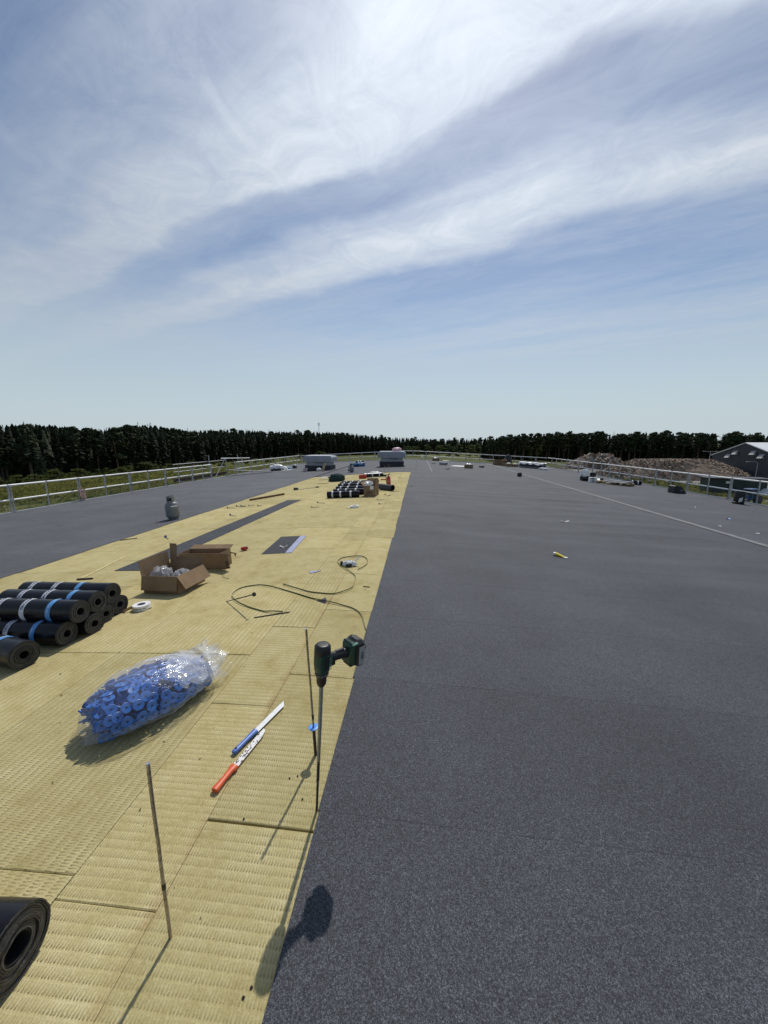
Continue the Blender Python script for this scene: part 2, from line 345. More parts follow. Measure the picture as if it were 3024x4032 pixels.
# ---------------------------------------------------------------- mesh helpers
class MB:
    def __init__(s): s.v = []; s.f = []; s.mi = []
    def add(s, vs, fs, mi=0):
        b = len(s.v); s.v += [tuple(p) for p in vs]; s.f += [tuple(i + b for i in f) for f in fs]; s.mi += [mi] * len(fs); return s
    def box(s, c, size, rot=None, mi=0, taper=(1, 1)):
        hx, hy, hz = [k / 2 for k in size]; vs = []
        for z in (-1, 1):
            tx, ty = (taper if z > 0 else (1, 1))
            for x, y in ((-1, -1), (1, -1), (1, 1), (-1, 1)): vs.append(Vector((x * hx * tx, y * hy * ty, z * hz)))
        if rot is not None: vs = [rot @ p for p in vs]
        c = Vector(c)
        return s.add([p + c for p in vs], [(3, 2, 1, 0), (4, 5, 6, 7), (0, 1, 5, 4), (1, 2, 6, 5), (2, 3, 7, 6), (3, 0, 4, 7)], mi)
    def bevbox(s, c, size, bv, rot=None, mi=0):
        "box with chamfered edges"
        hx, hy, hz = [k / 2 for k in size]; b = bv
        ring = lambda ix, iy, z: [(-ix + b, -iy, z), (ix - b, -iy, z), (ix, -iy + b, z), (ix, iy - b, z), (ix - b, iy, z), (-ix + b, iy, z), (-ix, iy - b, z), (-ix, -iy + b, z)]
        lv = [ring(hx - b, hy - b, -hz), ring(hx, hy, -hz + b), ring(hx, hy, hz - b), ring(hx - b, hy - b, hz)]
        vs = [Vector(p) for r_ in lv for p in r_]
        if rot is not None: vs = [rot @ p for p in vs]
        fs = [tuple(range(7, -1, -1)), tuple(range(24, 32))]
        for k in range(3):
            for i in range(8): j = (i + 1) % 8; fs.append((k * 8 + i, k * 8 + j, k * 8 + 8 + j, k * 8 + 8 + i))
        c = Vector(c); return s.add([p + c for p in vs], fs, mi)
    def tube(s, pts, r, n=8, mi=0, cap=True, flat=None):
        pts = [Vector(p) for p in pts]; rs_ = r if isinstance(r, (list, tuple)) else [r] * len(pts); vs = []
        up = None
        for i, p in enumerate(pts):
            t = (pts[min(i + 1, len(pts) - 1)] - pts[max(i - 1, 0)]).normalized()
            if up is None: up = Vector((0, 0, 1)) if abs(t.z) < .9 else Vector((1, 0, 0))
            a = t.cross(up).normalized(); bb = a.cross(t).normalized()
            if abs(t.z) >= .9: up = bb
            for k in range(n):
                w = 2 * math.pi * (k + .5) / n
                vs.append(p + a * math.cos(w) * rs_[i] * (flat[0] if flat else 1) + bb * math.sin(w) * rs_[i] * (flat[1] if flat else 1))
        fs = []
        for i in range(len(pts) - 1):
            for k in range(n):
                j = (k + 1) % n; fs.append((i * n + k, i * n + j, (i + 1) * n + j, (i + 1) * n + k))
        if cap: fs += [tuple(range(n - 1, -1, -1)), tuple(range((len(pts) - 1) * n, len(pts) * n))]
        return s.add(vs, fs, mi)
    def lathe(s, prof, n=24, mi=0, mtx=None, cap=True):
        vs = []
        for (r, z) in prof:
            for k in range(n): w = 2 * math.pi * k / n; vs.append(Vector((r * math.cos(w), r * math.sin(w), z)))
        if mtx is not None: vs = [mtx @ p for p in vs]
        fs = []
        for i in range(len(prof) - 1):
            for k in range(n): j = (k + 1) % n; fs.append((i * n + k, i * n + j, (i + 1) * n + j, (i + 1) * n + k))
        if cap:
            if prof[0][0] > 1e-6: fs.append(tuple(range(n - 1, -1, -1)))
            if prof[-1][0] > 1e-6: fs.append(tuple(range((len(prof) - 1) * n, len(prof) * n)))
        return s.add(vs, fs, mi)
    def prism(s, outline, z0, z1, mi=0, mtx=None):
        n = len(outline); vs = [Vector((x, y, z0)) for x, y in outline] + [Vector((x, y, z1)) for x, y in outline]
        if mtx is not None: vs = [mtx @ p for p in vs]
        fs = [tuple(range(n - 1, -1, -1)), tuple(range(n, 2 * n))] + [(i, (i + 1) % n, n + (i + 1) % n, n + i) for i in range(n)]
        return s.add(vs, fs, mi)
    def grid(s, fn, nu, nv, mi=0, wrap=False):
        vs = [fn(i / nu, j / nv) for j in range(nv + 1) for i in range(nu + 1)]
        fs = [(j * (nu + 1) + i, j * (nu + 1) + i + 1, (j + 1) * (nu + 1) + i + 1, (j + 1) * (nu + 1) + i) for j in range(nv) for i in range(nu)]
        return s.add(vs, fs, mi)
    def sheet(s, quad, t, mi=0):
        "thin solid from 3-D corner points, thickness t along the face normal"
        q = [Vector(p) for p in quad]; nrm = (q[1] - q[0]).cross(q[2] - q[0]).normalized() * t; n = len(q)
        return s.add(q + [p + nrm for p in q], [tuple(range(n - 1, -1, -1)), tuple(range(n, 2 * n))] + [(i, (i + 1) % n, n + (i + 1) % n, n + i) for i in range(n)], mi)
    def mesh(s, name, mats, smooth=False):
        me = bpy.data.meshes.new(name); me.from_pydata(s.v, [], s.f)
        for m in (mats if isinstance(mats, (list, tuple)) else [mats]): me.materials.append(M[m] if isinstance(m, str) else m)
        me.polygons.foreach_set('material_index', s.mi)
        if smooth: me.polygons.foreach_set('use_smooth', [True] * len(me.polygons))
        me.update(); return me
    def build(s, name, mats, parent=None, smooth=False, kind=None):
        return link(name, s.mesh(name, mats, smooth), parent, kind)

def link(name, me, parent=None, kind=None):
    o = bpy.data.objects.new(name, me); C.objects.link(o)
    if parent is not None: o.parent = parent
    if kind: o['kind'] = kind
    return o
def smooth_angle(o, deg=40):
    me = o.data; me.polygons.foreach_set('use_smooth', [True] * len(me.polygons)); me.set_sharp_from_angle(angle=R(deg)); return o
def tag(o, label, cat, group=None, kind=None):
    o['label'] = label; o['category'] = cat
    if group: o['group'] = group
    if kind: o['kind'] = kind
    return o
def slope_rot(x, yaw=0.0): return (Matrix.Rotation(-math.atan(rs(x)), 4, 'Y') @ Matrix.Rotation(yaw, 4, 'Z'))
def put(o, p, yaw=0.0, flat=False):
    p = Vector(p)
    mt = Matrix.Rotation(yaw, 4, 'Z') if flat else slope_rot(p.x, yaw)
    o.location = p; o.rotation_euler = mt.to_euler(); return o
def thing(name, label, cat, p=(0, 0, 0), yaw=0.0, group=None, flat=False):
    o = bpy.data.objects.new(name, None); C.objects.link(o); o.empty_display_size = .1
    put(o, p, yaw, flat); return tag(o, label, cat, group)
def dup(root, p, yaw=0.0, label=None, group=None, flat=False, scale=None):
    def cp(o, par):
        c = o.copy(); C.objects.link(c); c.parent = par
        for k in o.children: cp(k, c)
        return c
    c = cp(root, None); put(c, p, yaw, flat)
    if label: c['label'] = label
    if group: c['group'] = group
    if scale: c.scale = scale
    return c
_txt = {}
def text_tris(body, size, bold=False):
    "flat text as triangles, centred, in the XY plane"
    key = (body, size)
    if key in _txt: return _txt[key]
    cu = bpy.data.curves.new('lettering', 'FONT'); cu.body = body; cu.size = size; cu.align_x = 'CENTER'; cu.align_y = 'CENTER'
    cu.resolution_u = 2; cu.offset = size * .02
    ob = bpy.data.objects.new('lettering', cu); C.objects.link(ob)
    dg = bpy.context.evaluated_depsgraph_get(); me = ob.evaluated_get(dg).to_mesh()
    me.calc_loop_triangles()
    vs = [tuple(v.co) for v in me.vertices]; fs = [tuple(t.vertices) for t in me.loop_triangles]
    ob.evaluated_get(dg).to_mesh_clear(); bpy.data.objects.remove(ob); bpy.data.curves.remove(cu)
    _txt[key] = (vs, fs); return vs, fs
def nz(x, y, z=0.0): return mn.noise(Vector((x, y, z)))

# ================================================================ THE SETTING
XL, XR = -12.85, 12.75                    # roof edges
def YEND(x): return 40.4 - (x - XL) / (XR - XL) * 1.5
YB = -6.0
def mat_ground(name, cols, scale):
    m = bpy.data.materials.new(name); m.use_nodes = True
    N = m.node_tree.nodes; L = m.node_tree.links; b = N['Principled BSDF']
    b.inputs['Roughness'].default_value = .95; b.inputs['Specular IOR Level'].default_value = .1
    g = N.new('ShaderNodeNewGeometry')
    n = N.new('ShaderNodeTexNoise'); n.inputs['Scale'].default_value = scale; n.inputs['Detail'].default_value = 9; n.inputs['Roughness'].default_value = .68
    L.new(g.outputs['Position'], n.inputs['Vector'])
    r = N.new('ShaderNodeValToRGB'); e = r.color_ramp.elements
    e[0].position = .32; e[0].color = (*cols[0], 1); e[1].position = .68; e[1].color = (*cols[-1], 1)
    for i, c in enumerate(cols[1:-1]):
        k = e.new(.32 + .36 * (i + 1) / (len(cols) - 1)); k.color = (*c, 1)
    L.new(n.outputs[0], r.inputs[0]); L.new(r.outputs[0], b.inputs['Base Color'])
    n2 = N.new('ShaderNodeTexNoise'); n2.inputs['Scale'].default_value = 3; n2.inputs['Detail'].default_value = 6
    L.new(g.outputs['Position'], n2.inputs['Vector'])
    bp = N.new('ShaderNodeBump'); bp.inputs['Distance'].default_value = .12; L.new(n2.outputs[0], bp.inputs['Height']); L.new(bp.outputs[0], b.inputs['Normal'])
    return m
M['field'] = mat_ground('field_grass', [(.035, .055, .014), (.065, .085, .022), (.12, .115, .038), (.055, .075, .02)], .12)
M['gravel'] = mat_ground('yard_gravel', [(.16, .15, .135), (.24, .225, .20), (.30, .285, .26)], .5)
M['sand'] = mat_ground('bare_soil', [(.11, .09, .06), (.20, .17, .13), (.16, .13, .09)], .5)
def ground_sheet(name, poly, z, m):
    mb = MB(); mb.add([(x, y, z) for x, y in poly], [tuple(range(len(poly)))])
    o = mb.build(name, m); o['kind'] = 'structure'; return o
ground_sheet('ground', [(-4000, -4000), (4000, -4000), (4000, 4000), (-4000, 4000)], GZ, 'field')
ground_sheet('gravel_yard', [(18, 20), (70, 20), (150, 80), (170, 150), (120, 175), (60, 165), (40, 120), (22, 90)], GZ + .02, 'gravel')
ground_sheet('grass_verge', [(22, 24), (40, 24), (60, 60), (70, 92), (58, 98), (34, 84), (22, 60)], GZ + .04, 'field')
ground_sheet('soil_patch', [(-34, 12), (-26, 20), (-30, 34), (-42, 38), (-50, 28), (-44, 16)], GZ + .02, 'sand')

# building under the roof
bld = MB()
for x, y, w, d in ((XL + .1, (YB + 39.8) / 2, .2, 39.8 - YB), (XR - .1, (YB + 38.4) / 2, .2, 38.4 - YB)):
    top = rz(x) - .22; bld.box((x, y, (GZ + top) / 2), (w, d, top - GZ))
def gable_wall(y0, y1):
    xs = [XL + .2 + (XR - XL - .4) * i / 20 for i in range(21)]; vs = []; n = 21
    for x in xs:
        yy = y0 if y1 is None else YEND(x) - .35
        vs += [(x, yy, GZ), (x, yy, rz(x) - .22), (x, yy + .2, GZ), (x, yy + .2, rz(x) - .22)]
    fs = []
    for i in range(20):
        a = i * 4; b = a + 4; fs += [(a, b, b + 1, a + 1), (a + 2, a + 3, b + 3, b + 2), (a + 1, b + 1, b + 3, a + 3)]
    bld.add(vs, fs)
gable_wall(YB, None); gable_wall(0, 1)
o = bld.build('building_wall', 'wall'); o['kind'] = 'structure'

def strip_solid(x0, x1, y0f, y1f, ztop, thick, nx=24):
    "slab following the roof profile"
    mb = MB(); vs = []
    for i in range(nx + 1):
        x = x0 + (x1 - x0) * i / nx; z = rz(x) + ztop
        vs += [(x, y0f(x), z), (x, y1f(x), z), (x, y0f(x), z - thick), (x, y1f(x), z - thick)]
    fs = []
    for i in range(nx):
        a = i * 4; b = a + 4
        fs += [(a, b, b + 1, a + 1), (a + 2, a + 3, b + 3, b + 2), (a, a + 2, b + 2, b), (a + 1, b + 1, b + 3, a + 3)]
    fs += [(0, 1, 3, 2), (nx * 4, nx * 4 + 2, nx * 4 + 3, nx * 4 + 1)]
    return mb.add(vs, fs)
roof = strip_solid(XL, XR, lambda x: YB, YEND, -.062, .16, 40).build('roof', 'deck'); roof['kind'] = 'structure'

# insulation under the laid membrane (only its cut edges can be seen)
FARY = lambda x: 21.85 + (min(x, -.45) + .45) * .31
for a in ((XL + .02, -5.72, lambda x: YB, lambda x: YEND(x) - .02), (-.34, XR - .02, lambda x: YB, lambda x: YEND(x) - .02), (-5.70, -.36, lambda x: 22.3, lambda x: YEND(x) - .02)):
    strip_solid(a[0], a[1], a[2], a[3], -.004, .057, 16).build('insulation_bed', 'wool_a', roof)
# edge trim
for x in (XL - .03, XR + .03):
    mb = MB(); mb.box((x, (YB + YEND(x)) / 2, rz(x) - .06), (.06, YEND(x) - YB, .2)); mb.build('edge_trim', 'edge', roof)
mb = MB(); seg = 40
for i in range(seg):
    xa = XL + (XR - XL) * i / seg; xb = XL + (XR - XL) * (i + 1) / seg
    for (x, s_) in ((xa, 0), (xb, 1)): pass
    va = [(x, YEND(x) + dy, rz(x) + dz) for x in (xa, xb) for dy in (0.0, .06) for dz in (-.18, .05)]
    mb.add(va, [(0, 4, 5, 1), (2, 3, 7, 6), (1, 5, 7, 3), (0, 2, 6, 4)])
mb.build('edge_trim', 'edge', roof)

# single mineral wool boards of the open strip
ins = bpy.data.objects.new('insulation_strip', None); C.objects.link(ins); ins['kind'] = 'structure'; ins.parent = None
def board(x0, x1, y0, y1, typ):
    g = .0007 + rnd.random() * .0010
    if y1 > FARY((x0 + x1) / 2) + .5: y1 = FARY((x0 + x1) / 2) + .5
    if y1 - y0 < .08: return
    n = 5 if x0 > -2.6 else 2; mb = MB(); vs = []
    dz = rnd.uniform(-.002, .0015); sk = rnd.uniform(-.004, .004)
    for i in range(n + 1):
        t = i / n; x = x0 + g + (x1 - x0 - 2 * g) * t; z = rz(x) + dz
        e = sk * (t - .5)
        vs += [(x, y0 + g + e, z - .003), (x, y0 + g + .004 + e, z), (x, y1 - g - .004 - e, z), (x, y1 - g - e, z - .003), (x, y0 + g + e, z - .058), (x, y1 - g - e, z - .058)]
    fs = []
    for i in range(n):
        a = i * 6; b = a + 6
        fs += [(a, b, b + 1, a + 1), (a + 1, b + 1, b + 2, a + 2), (a + 2, b + 2, b + 3, a + 3), (a + 4, b + 4, b, a), (a + 3, b + 3, b + 5, a + 5)]
    fs += [(0, 1, 2, 3, 5, 4), (n * 6 + 4, n * 6 + 5, n * 6 + 3, n * 6 + 2, n * 6 + 1, n * 6)]
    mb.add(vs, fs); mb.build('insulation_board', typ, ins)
def column(x0, x1, joints, typ):
    for a, b in zip(joints, joints[1:]): board(x0, x1, a, b, typ(a) if callable(typ) else typ)
def steps(a, step, stop=23):
    r_ = [a]
    while r_[-1] < stop: r_.append(r_[-1] + step)
    return r_
ja = [1.305 - 1.065 * 3 + 1.065 * k for k in range(8)]
while ja[-1] < 23: ja.append(ja[-1] + rnd.choice((.45, .62, .8, 1.06)))
column(-.895, -.37, [v for v in ja if v <= 1.31][:-1] + [1.3005], 'wool_a'); column(-.895, -.37, [1.3095] + [v for v in ja if v > 1.31], 'wool_a')
jb = [-2.2, -1.1, -.05, .975, 2.03, 3.05, 4.12, 5.20, 6.1, 7.15, 8.2] + steps(9.27, 1.065)
column(-1.285, -.895, jb, lambda y: 'wool_b' if (3 < y < 5.1 or 7 < y < 10 or y > 13) else 'wool_a')
column(-2.385, -1.285, steps(2.585 - 1.53 * 3, 1.53), lambda y: 'wool_b' if y < 13 else ('wool_a' if rnd.random() < .5 else 'wool_b'))
column(-3.46, -2.385, steps(2.585 - 1.53 * 3, 1.53), lambda y: 'wool_b' if y < 9 else ('wool_a' if rnd.random() < .4 else 'wool_b'))
column(-4.54, -3.46, steps(1.9 - 1.08 * 4, 1.08), lambda y: 'wool_a' if rnd.random() < .6 else 'wool_b')
column(-5.72, -4.54, steps(1.4 - 1.08 * 3, 1.08), 'wool_a')

# bitumen sheets, each lapping over its neighbour nearer the camera
def _st(a, b, x): t = max(0.0, min(1.0, (x - a) / (b - a))); return t * t * (3 - 2 * t)
def buckle(x, y):
    "low cross-wise ripples of the loosely laid sheets, strongest in the middle distance"
    k = _st(3.0, 8.0, y) * (1 - _st(18, 22, y)) * _st(-.35, .6, x) * (1 - _st(5.6, 6.6, x))
    w = .5 + .5 * math.sin(y * 6.4 + 1.2 * math.sin(x * .7) + .3 * x)
    n = nz(x * .35, y * 1.6, 2.1)
    return .003 * n + k * (.032 * w * w * (.3 + 1.1 * max(0, nz(x * .3 + 9, y * .5, 4) + .3)) + .034 * max(-.05, n))
def membrane(x0, x1, y0, y1, nx=34, ny=12, m='membrane', base=.006, tilt=.0007, near=None, jit=.012, ends=True):
    mb = MB(); j0, j1 = rnd.uniform(-jit, jit), rnd.uniform(-jit, jit)
    def top(u, v):
        xa = x0 + j0; x = xa + (x1 + j1 - xa) * u; ya = near(x) if near else y0 + .004 * math.sin(x * 2.1 + y0 * 3); y = ya + (y1 - ya) * v
        y = min(y, YEND(x))
        e = tilt * (1 - v)
        return (x, y, rz(x) + base + e + max(-.005, buckle(x, y)))
    mb.grid(top, nx, ny)
    n = len(mb.v)
    # thin visible edges: near edge and the two side edges
    row0 = list(range(nx + 1)); dr = [(p[0], p[1] + .001, p[2] - .006) for p in mb.v[:nx + 1]]
    mb.add(dr, []); mb.f += [(n + i, n + i + 1, i + 1, i) for i in range(nx)]; mb.mi += [0] * nx
    for side in (0, nx):
        b = len(mb.v); idx = [j * (nx + 1) + side for j in range(ny + 1)]
        mb.add([(mb.v[i][0] + (.001 if side == 0 else -.001), mb.v[i][1], rz(mb.v[i][0]) - .003) for i in idx], [])
        mb.f += [(idx[j], idx[j + 1], b + j + 1, b + j) if side == 0 else (b + j, b + j + 1, idx[j + 1], idx[j]) for j in range(ny)]; mb.mi += [0] * ny
    o = mb.build('membrane_sheet', m, roof, smooth=False)
    me = o.data; me.polygons.foreach_set('use_smooth', [True] * len(me.polygons)); me.set_sharp_from_angle(angle=R(30)); return o
y = 1.395 - .985 * 4
while y < 22.6: membrane(-.425, 6.78, y, y + 1.07, jit=.013); y += .985
y = 1.1 - .985 * 4
while y < 40: membrane(6.74, XR, y, y + 1.07, nx=14, jit=.004); y += .985
y = 1.7 - .985 * 4
while y < 41: membrane(XL, -5.68, y, y + 1.07, nx=16, jit=.018, m='membrane_l'); y += .985
membrane(-5.72, -.40, 21, 23.0, nx=16, near=FARY, jit=.004); 
y = 22.9
while y < 40: membrane(-5.72, .83, y, y + 1.07, nx=14, jit=.004); membrane(.80, 6.78, y + .1, y + 1.17, nx=14, jit=.004); y += .985
# pale end-lap strips
def lap(x0, x1, y0, y1, m='lap', z=.016):
    mb = MB(); n = max(2, int((y1 - y0) / .5))
    xe = [(.010 * nz(0, i * .9, 3), .012 * nz(5, i * .9, 3)) for i in range(n + 1)]
    vs = []
    for i in range(n + 1):
        yy = y0 + (y1 - y0) * i / n
        for x in (x0 + xe[i][0], (x0 + x1) / 2, x1 + xe[i][1]): vs.append((x, yy, rz(x) + z + buckle(x, yy)))
    fs = []
    for i in range(n):
        a = i * 3; fs += [(a, a + 1, a + 4, a + 3), (a + 1, a + 2, a + 5, a + 4)]
    mb.add(vs, fs); return mb.build('seam_strip', m, roof, smooth=True)
lap(6.72, 6.90, -2, 38.8)
lap(.79, .87, 22.95, 39.2, z=.024)
lap(-.17, -.12, 22.95, 39.2, m='membrane2', z=.024)
lap(-5.80, -5.62, 20.6, 39.6, m='membrane2', z=.024)
mb = MB(); mb.grid(lambda u, v: ((-.35 + 1.18 * u), 22.0 + .05 * u + .10 * v, rz(-.35 + 1.18 * u) + .026), 6, 1); mb.build('seam_strip', 'lap', roof)
mb = MB(); mb.grid(lambda u, v: (6.9 + 5.6 * u, 36.9 - 3.0 * u + .12 * v, rz(6.9 + 5.6 * u) + .024), 10, 1)
# burnt ragged rim along the left sheet ends
# ---------------------------------------------------------------- guard rails
def guard_rail(label, A, B, zf, posts, rail_mat='whiterail', double=2, net=True, hgt=.88, gaps=()):
    A = Vector(A); B = Vector(B); d = (B - A); Ln = d.length; d /= Ln; nrm = Vector((-d.y, d.x, 0))
    at = lambda t, h: Vector((A.x + d.x * t, A.y + d.y * t, zf(A.x + d.x * t) + h))
    root = thing('guard_rail', label, 'railing', at(0, -.25), flat=True); O = at(0, -.25)
    def segs(h, r_, nm):
        mb = MB(); ts = [0]; k = 0
        n = max(2, int(Ln / 1.25))
        mb.tube([at(Ln * i / n, h + .006 * nz(i * .7, h, 1)) - O for i in range(n + 1)], r_, 8); o = mb.build(nm, rail_mat, root, smooth=True)
    segs(hgt, .030, 'top_rail'); segs(hgt * .47, .027, 'mid_rail')
    for i, t in enumerate(posts):
        if t < 0 or t > Ln: continue
        mb = MB()
        lean = nrm * rnd.uniform(-.012, .012)
        b_ = at(t, -.30) - O; tp = at(t, hgt + .03) - O + lean
        mb.tube([b_, tp], .024, 8)
        if i % double == 0:
            off = d * .085
            mb.tube([b_ + off, at(t, hgt - .02) - O + off], .021, 8)
            mb.box(at(t, .02) - O + off * .5, (.16, .07, .09)); mb.box(at(t, hgt * .47) - O + off * .5, (.13, .08, .07))
            mb.box(at(t, hgt - .01) - O + off * .5, (.13, .08, .06))
        else:
            mb.box(at(t, hgt * .47) - O, (.07, .07, .06)); mb.box(at(t, hgt) - O, (.07, .07, .05))
        smooth_angle(mb.build('post', 'galv', root), 50)
    if net:
        mb = MB(); w = .0055; n = int(Ln / .10)
        for i in range(n):
            t = i * .10 + rnd.uniform(-.01, .01); a = at(t, -.12) - O; b_ = at(t, hgt * .46) - O
            mb.add([a - d * w, a + d * w, b_ + d * w, b_ - d * w], [(0, 1, 2, 3)])
        for h in [-.10 + .1 * k for k in range(6)]:
            m_ = int(Ln / 1.2)
            for i in range(m_):
                a = at(Ln * i / m_, h) - O; b_ = at(Ln * (i + 1) / m_, h) - O
                mb.add([a - Vector((0, 0, w)), b_ - Vector((0, 0, w)), b_ + Vector((0, 0, w)), a + Vector((0, 0, w))], [(0, 1, 2, 3)])
        mb.build('netting', 'wire', root, kind='stuff')
    return root
GAP0, GAP1 = 22.6, 25.6
ry = lambda a, b, s: [a + s * i for i in range(int((b - a) / s) + 1)]
posts = [10.7 - 2.5, 10.7 - 1.25, 10.7, 11.95, 13.17, 14.42, 15.76, 16.95, 18.15, 19.3, 20.5, 21.6, 22.5]
guard_rail('white tubular guard rail with netting below, a pinkish rag tied on', (XL - .06, 4, 0), (XL - .06, GAP0, 0), rz, [p - 4 for p in posts])
guard_rail('short white tubular guard rail between scaffold landing and roof corner', (XL - .06, GAP1, 0), (XL - .06, 40.3, 0), rz, ry(.1, 14.8, 1.25), net=False)
guard_rail('white tubular guard rail along the far gable end, following the low ridge', (XL, YEND(XL) + .1, 0), (XR, YEND(XR) + .1, 0), rz, ry(.05, 25.6, 1.36), net=False, hgt=.86)
guard_rail('white tubular guard rail with netting beside the black bin and pallet', (XR + .08, 8, 0), (XR + .08, 38.9, 0), rz, ry(7.33 - 5 * 1.25, 31, 1.25) and [7.33 + 1.25 * k for k in range(-5, 19)])

# ---------------------------------------------------------------- trees
M['needle'] = mat('spruce_needles', (.012, .021, .010), .8, spec=.2, var=.35, scale=1.2, col2=(.034, .050, .020))
M['needle_p'] = mat('pine_needles', (.018, .030, .012), .8, spec=.2, var=.3, scale=1.0, col2=(.045, .062, .024))
M['leaf'] = mat('birch_leaves', (.035, .055, .014), .75, spec=.2, scale=1.0, col2=(.085, .115, .032))
M['shrubleaf'] = mat('shrub_leaves', (.045, .065, .016), .8, spec=.2, scale=1.6, col2=(.11, .125, .035))
translucent(M['leaf'], .35); translucent(M['shrubleaf'], .4)
M['bark'] = mat('spruce_bark', (.055, .042, .032), .9, var=.25, scale=2)
M['bark_p'] = mat('pine_bark', (.12, .070, .042), .9, var=.25, scale=2)
def trunk_mesh(h, r, seed, bark, bend=.2):
    q = random.Random(seed); mb = MB(); a, b = q.uniform(-bend, bend), q.uniform(-bend, bend)
    pts = [(a * (t ** 2), b * (t ** 2), h * t) for t in (0, .15, .35, .6, .8, 1)]
    mb.tube(pts, [r * 1.15, r, r * .8, r * .55, r * .32, r * .1], 7)
    for k in range(14):
        t = q.uniform(.18, .75); w = q.uniform(0, 6.28); l_ = q.uniform(.5, 1.5)
        p = Vector((a * t * t, b * t * t, h * t)); mb.tube([p, p + Vector((math.cos(w) * l_, math.sin(w) * l_, q.uniform(-.1, .35)))], [.05, .015], 4)
    return mb.mesh('trunk', bark)
def spruce_crown(h, seed, dens=1.0, low=.12):
    q = random.Random(seed); mb = MB(); z = h * low; rmax = h * q.uniform(.13, .17)
    while z < h * .985:
        t = (z - h * low) / (h * (1 - low)); rad = rmax * (1 - t) ** .85 * q.uniform(.75, 1.12) * (min(1, .45 + t * 4)) + .12
        nb = max(4, int((9 - 4 * t) * dens)); w0 = q.uniform(0, 6.28)
        for k in range(nb):
            w = w0 + 6.283 * k / nb + q.uniform(-.35, .35); L_ = rad * q.uniform(.6, 1.2)
            dx, dy = math.cos(w), math.sin(w); dr = -L_ * q.uniform(.18, .48) + (L_ * .5 if t > .85 else 0)
            base = Vector((0, 0, z)); tip = Vector((dx * L_, dy * L_, z + dr)); mid = base.lerp(tip, .55) + Vector((0, 0, L_ * .06))
            sd = Vector((-dy, dx, 0)); wd = L_ * q.uniform(.20, .34)
            mb.add([base, mid + sd * wd, tip, mid - sd * wd], [(0, 1, 2, 3)])
            for jj in range(2):       # hanging sprays
                c = base.lerp(tip, q.uniform(.45, .95)); s2 = sd * q.uniform(-.5, .5) * wd; hl = L_ * q.uniform(.16, .34)
                v1 = Vector((dx * .2 + sd.x * q.uniform(-.6, .6), dy * .2 + sd.y * q.uniform(-.6, .6), 0)) * L_ * .28
                mb.add([c + s2, c + s2 + v1, c + s2 + v1 * .6 + Vector((0, 0, -hl)), c + s2 - v1 * .3 + Vector((0, 0, -hl * .6))], [(0, 1, 2, 3)])
        z += h * (.030 if t < .8 else .022) * q.uniform(.8, 1.2) / max(.6, dens)
    mb.add([(-.1, 0, h * .95), (.1, 0, h * .95), (0, 0, h * 1.01)], [(0, 1, 2)]); mb.add([(0, -.1, h * .95), (0, .1, h * .95), (0, 0, h * 1.01)], [(0, 1, 2)])
    return mb.mesh('crown', 'needle')
def clump_crown(h, seed, m, z0, z1, rw, nclump, per, leaf, top_heavy=True):
    q = random.Random(seed); mb = MB()
    for c in range(nclump):
        t = q.random() ** (.75 if top_heavy else 1.0); z = z0 + (z1 - z0) * t
        env = math.sin(math.pi * min(1, max(.08, (.18 + .80 * t)))) ** .7
        w = q.uniform(0, 6.283); rr = rw * env * math.sqrt(q.random()) * q.uniform(.7, 1.15)
        cen = Vector((math.cos(w) * rr, math.sin(w) * rr, z)); cr = rw * q.uniform(.22, .42)
        for k in range(per):
            n = Vector((q.gauss(0, 1), q.gauss(0, 1), q.gauss(0, .8))); n.normalize()
            p = cen + Vector((n.x * cr, n.y * cr, n.z * cr * .6)) * q.uniform(.4, 1.05)
            a = n.orthogonal().normalized(); a = (Matrix.Rotation(q.uniform(0, 6.28), 3, n) @ a); b_ = n.cross(a); s_ = leaf * q.uniform(.6, 1.3)
            mb.add([p - a * s_, p + b_ * s_ * .55, p + a * s_, p - b_ * s_ * .55 - n * s_ * .3], [(0, 1, 2, 3)])
    return mb.mesh('crown', m)
TH = 16.0
spr = [(trunk_mesh(TH * .97, .20, 10 + i, 'bark'), spruce_crown(TH, 20 + i, 1.0, low=(.10, .22, .34, .16, .28)[i])) for i in range(5)]
pin = [(trunk_mesh(TH * .93, .19, 40 + i, 'bark_p', .7), clump_crown(TH, 50 + i, 'needle_p', TH * (.38, .48, .30, .42)[i], TH * .97, TH * (.19, .17, .20, .16)[i], 34, 24, .46)) for i in range(4)]
dec = [(trunk_mesh(TH * .8, .14, 70 + i, 'bark', .5), clump_crown(TH, 80 + i, 'leaf', TH * .12, TH * .97, TH * .22, 34, 22, .50, False)) for i in range(3)]
shb = [clump_crown(2.2, 90 + i, 'shrubleaf', .25, 2.0, 1.5, 16, 22, .20, False) for i in range(4)]
shs = [trunk_mesh(1.5, .05, 95 + i, 'bark', .2) for i in range(2)]
SKY = [(-800, 1664), (0, 1670), (60, 1664), (200, 1668), (300, 1681), (420, 1690), (500, 1674), (600, 1670), (680, 1685), (760, 1694), (860, 1690), (960, 1692), (1060, 1697), (1200, 1697), (1330, 1700),
       (1450, 1712), (1560, 1722), (1700, 1728), (1850, 1726), (1960, 1722), (2010, 1708), (2200, 1703), (2400, 1706), (2600, 1701), (2800, 1704), (3024, 1710), (4200, 1704)]
def skyline(u):
    for (a, b), (c, d_) in zip(SKY, SKY[1:]):
        if a <= u <= c: return b + (d_ - b) * (u - a) / (c - a)
    return 1700
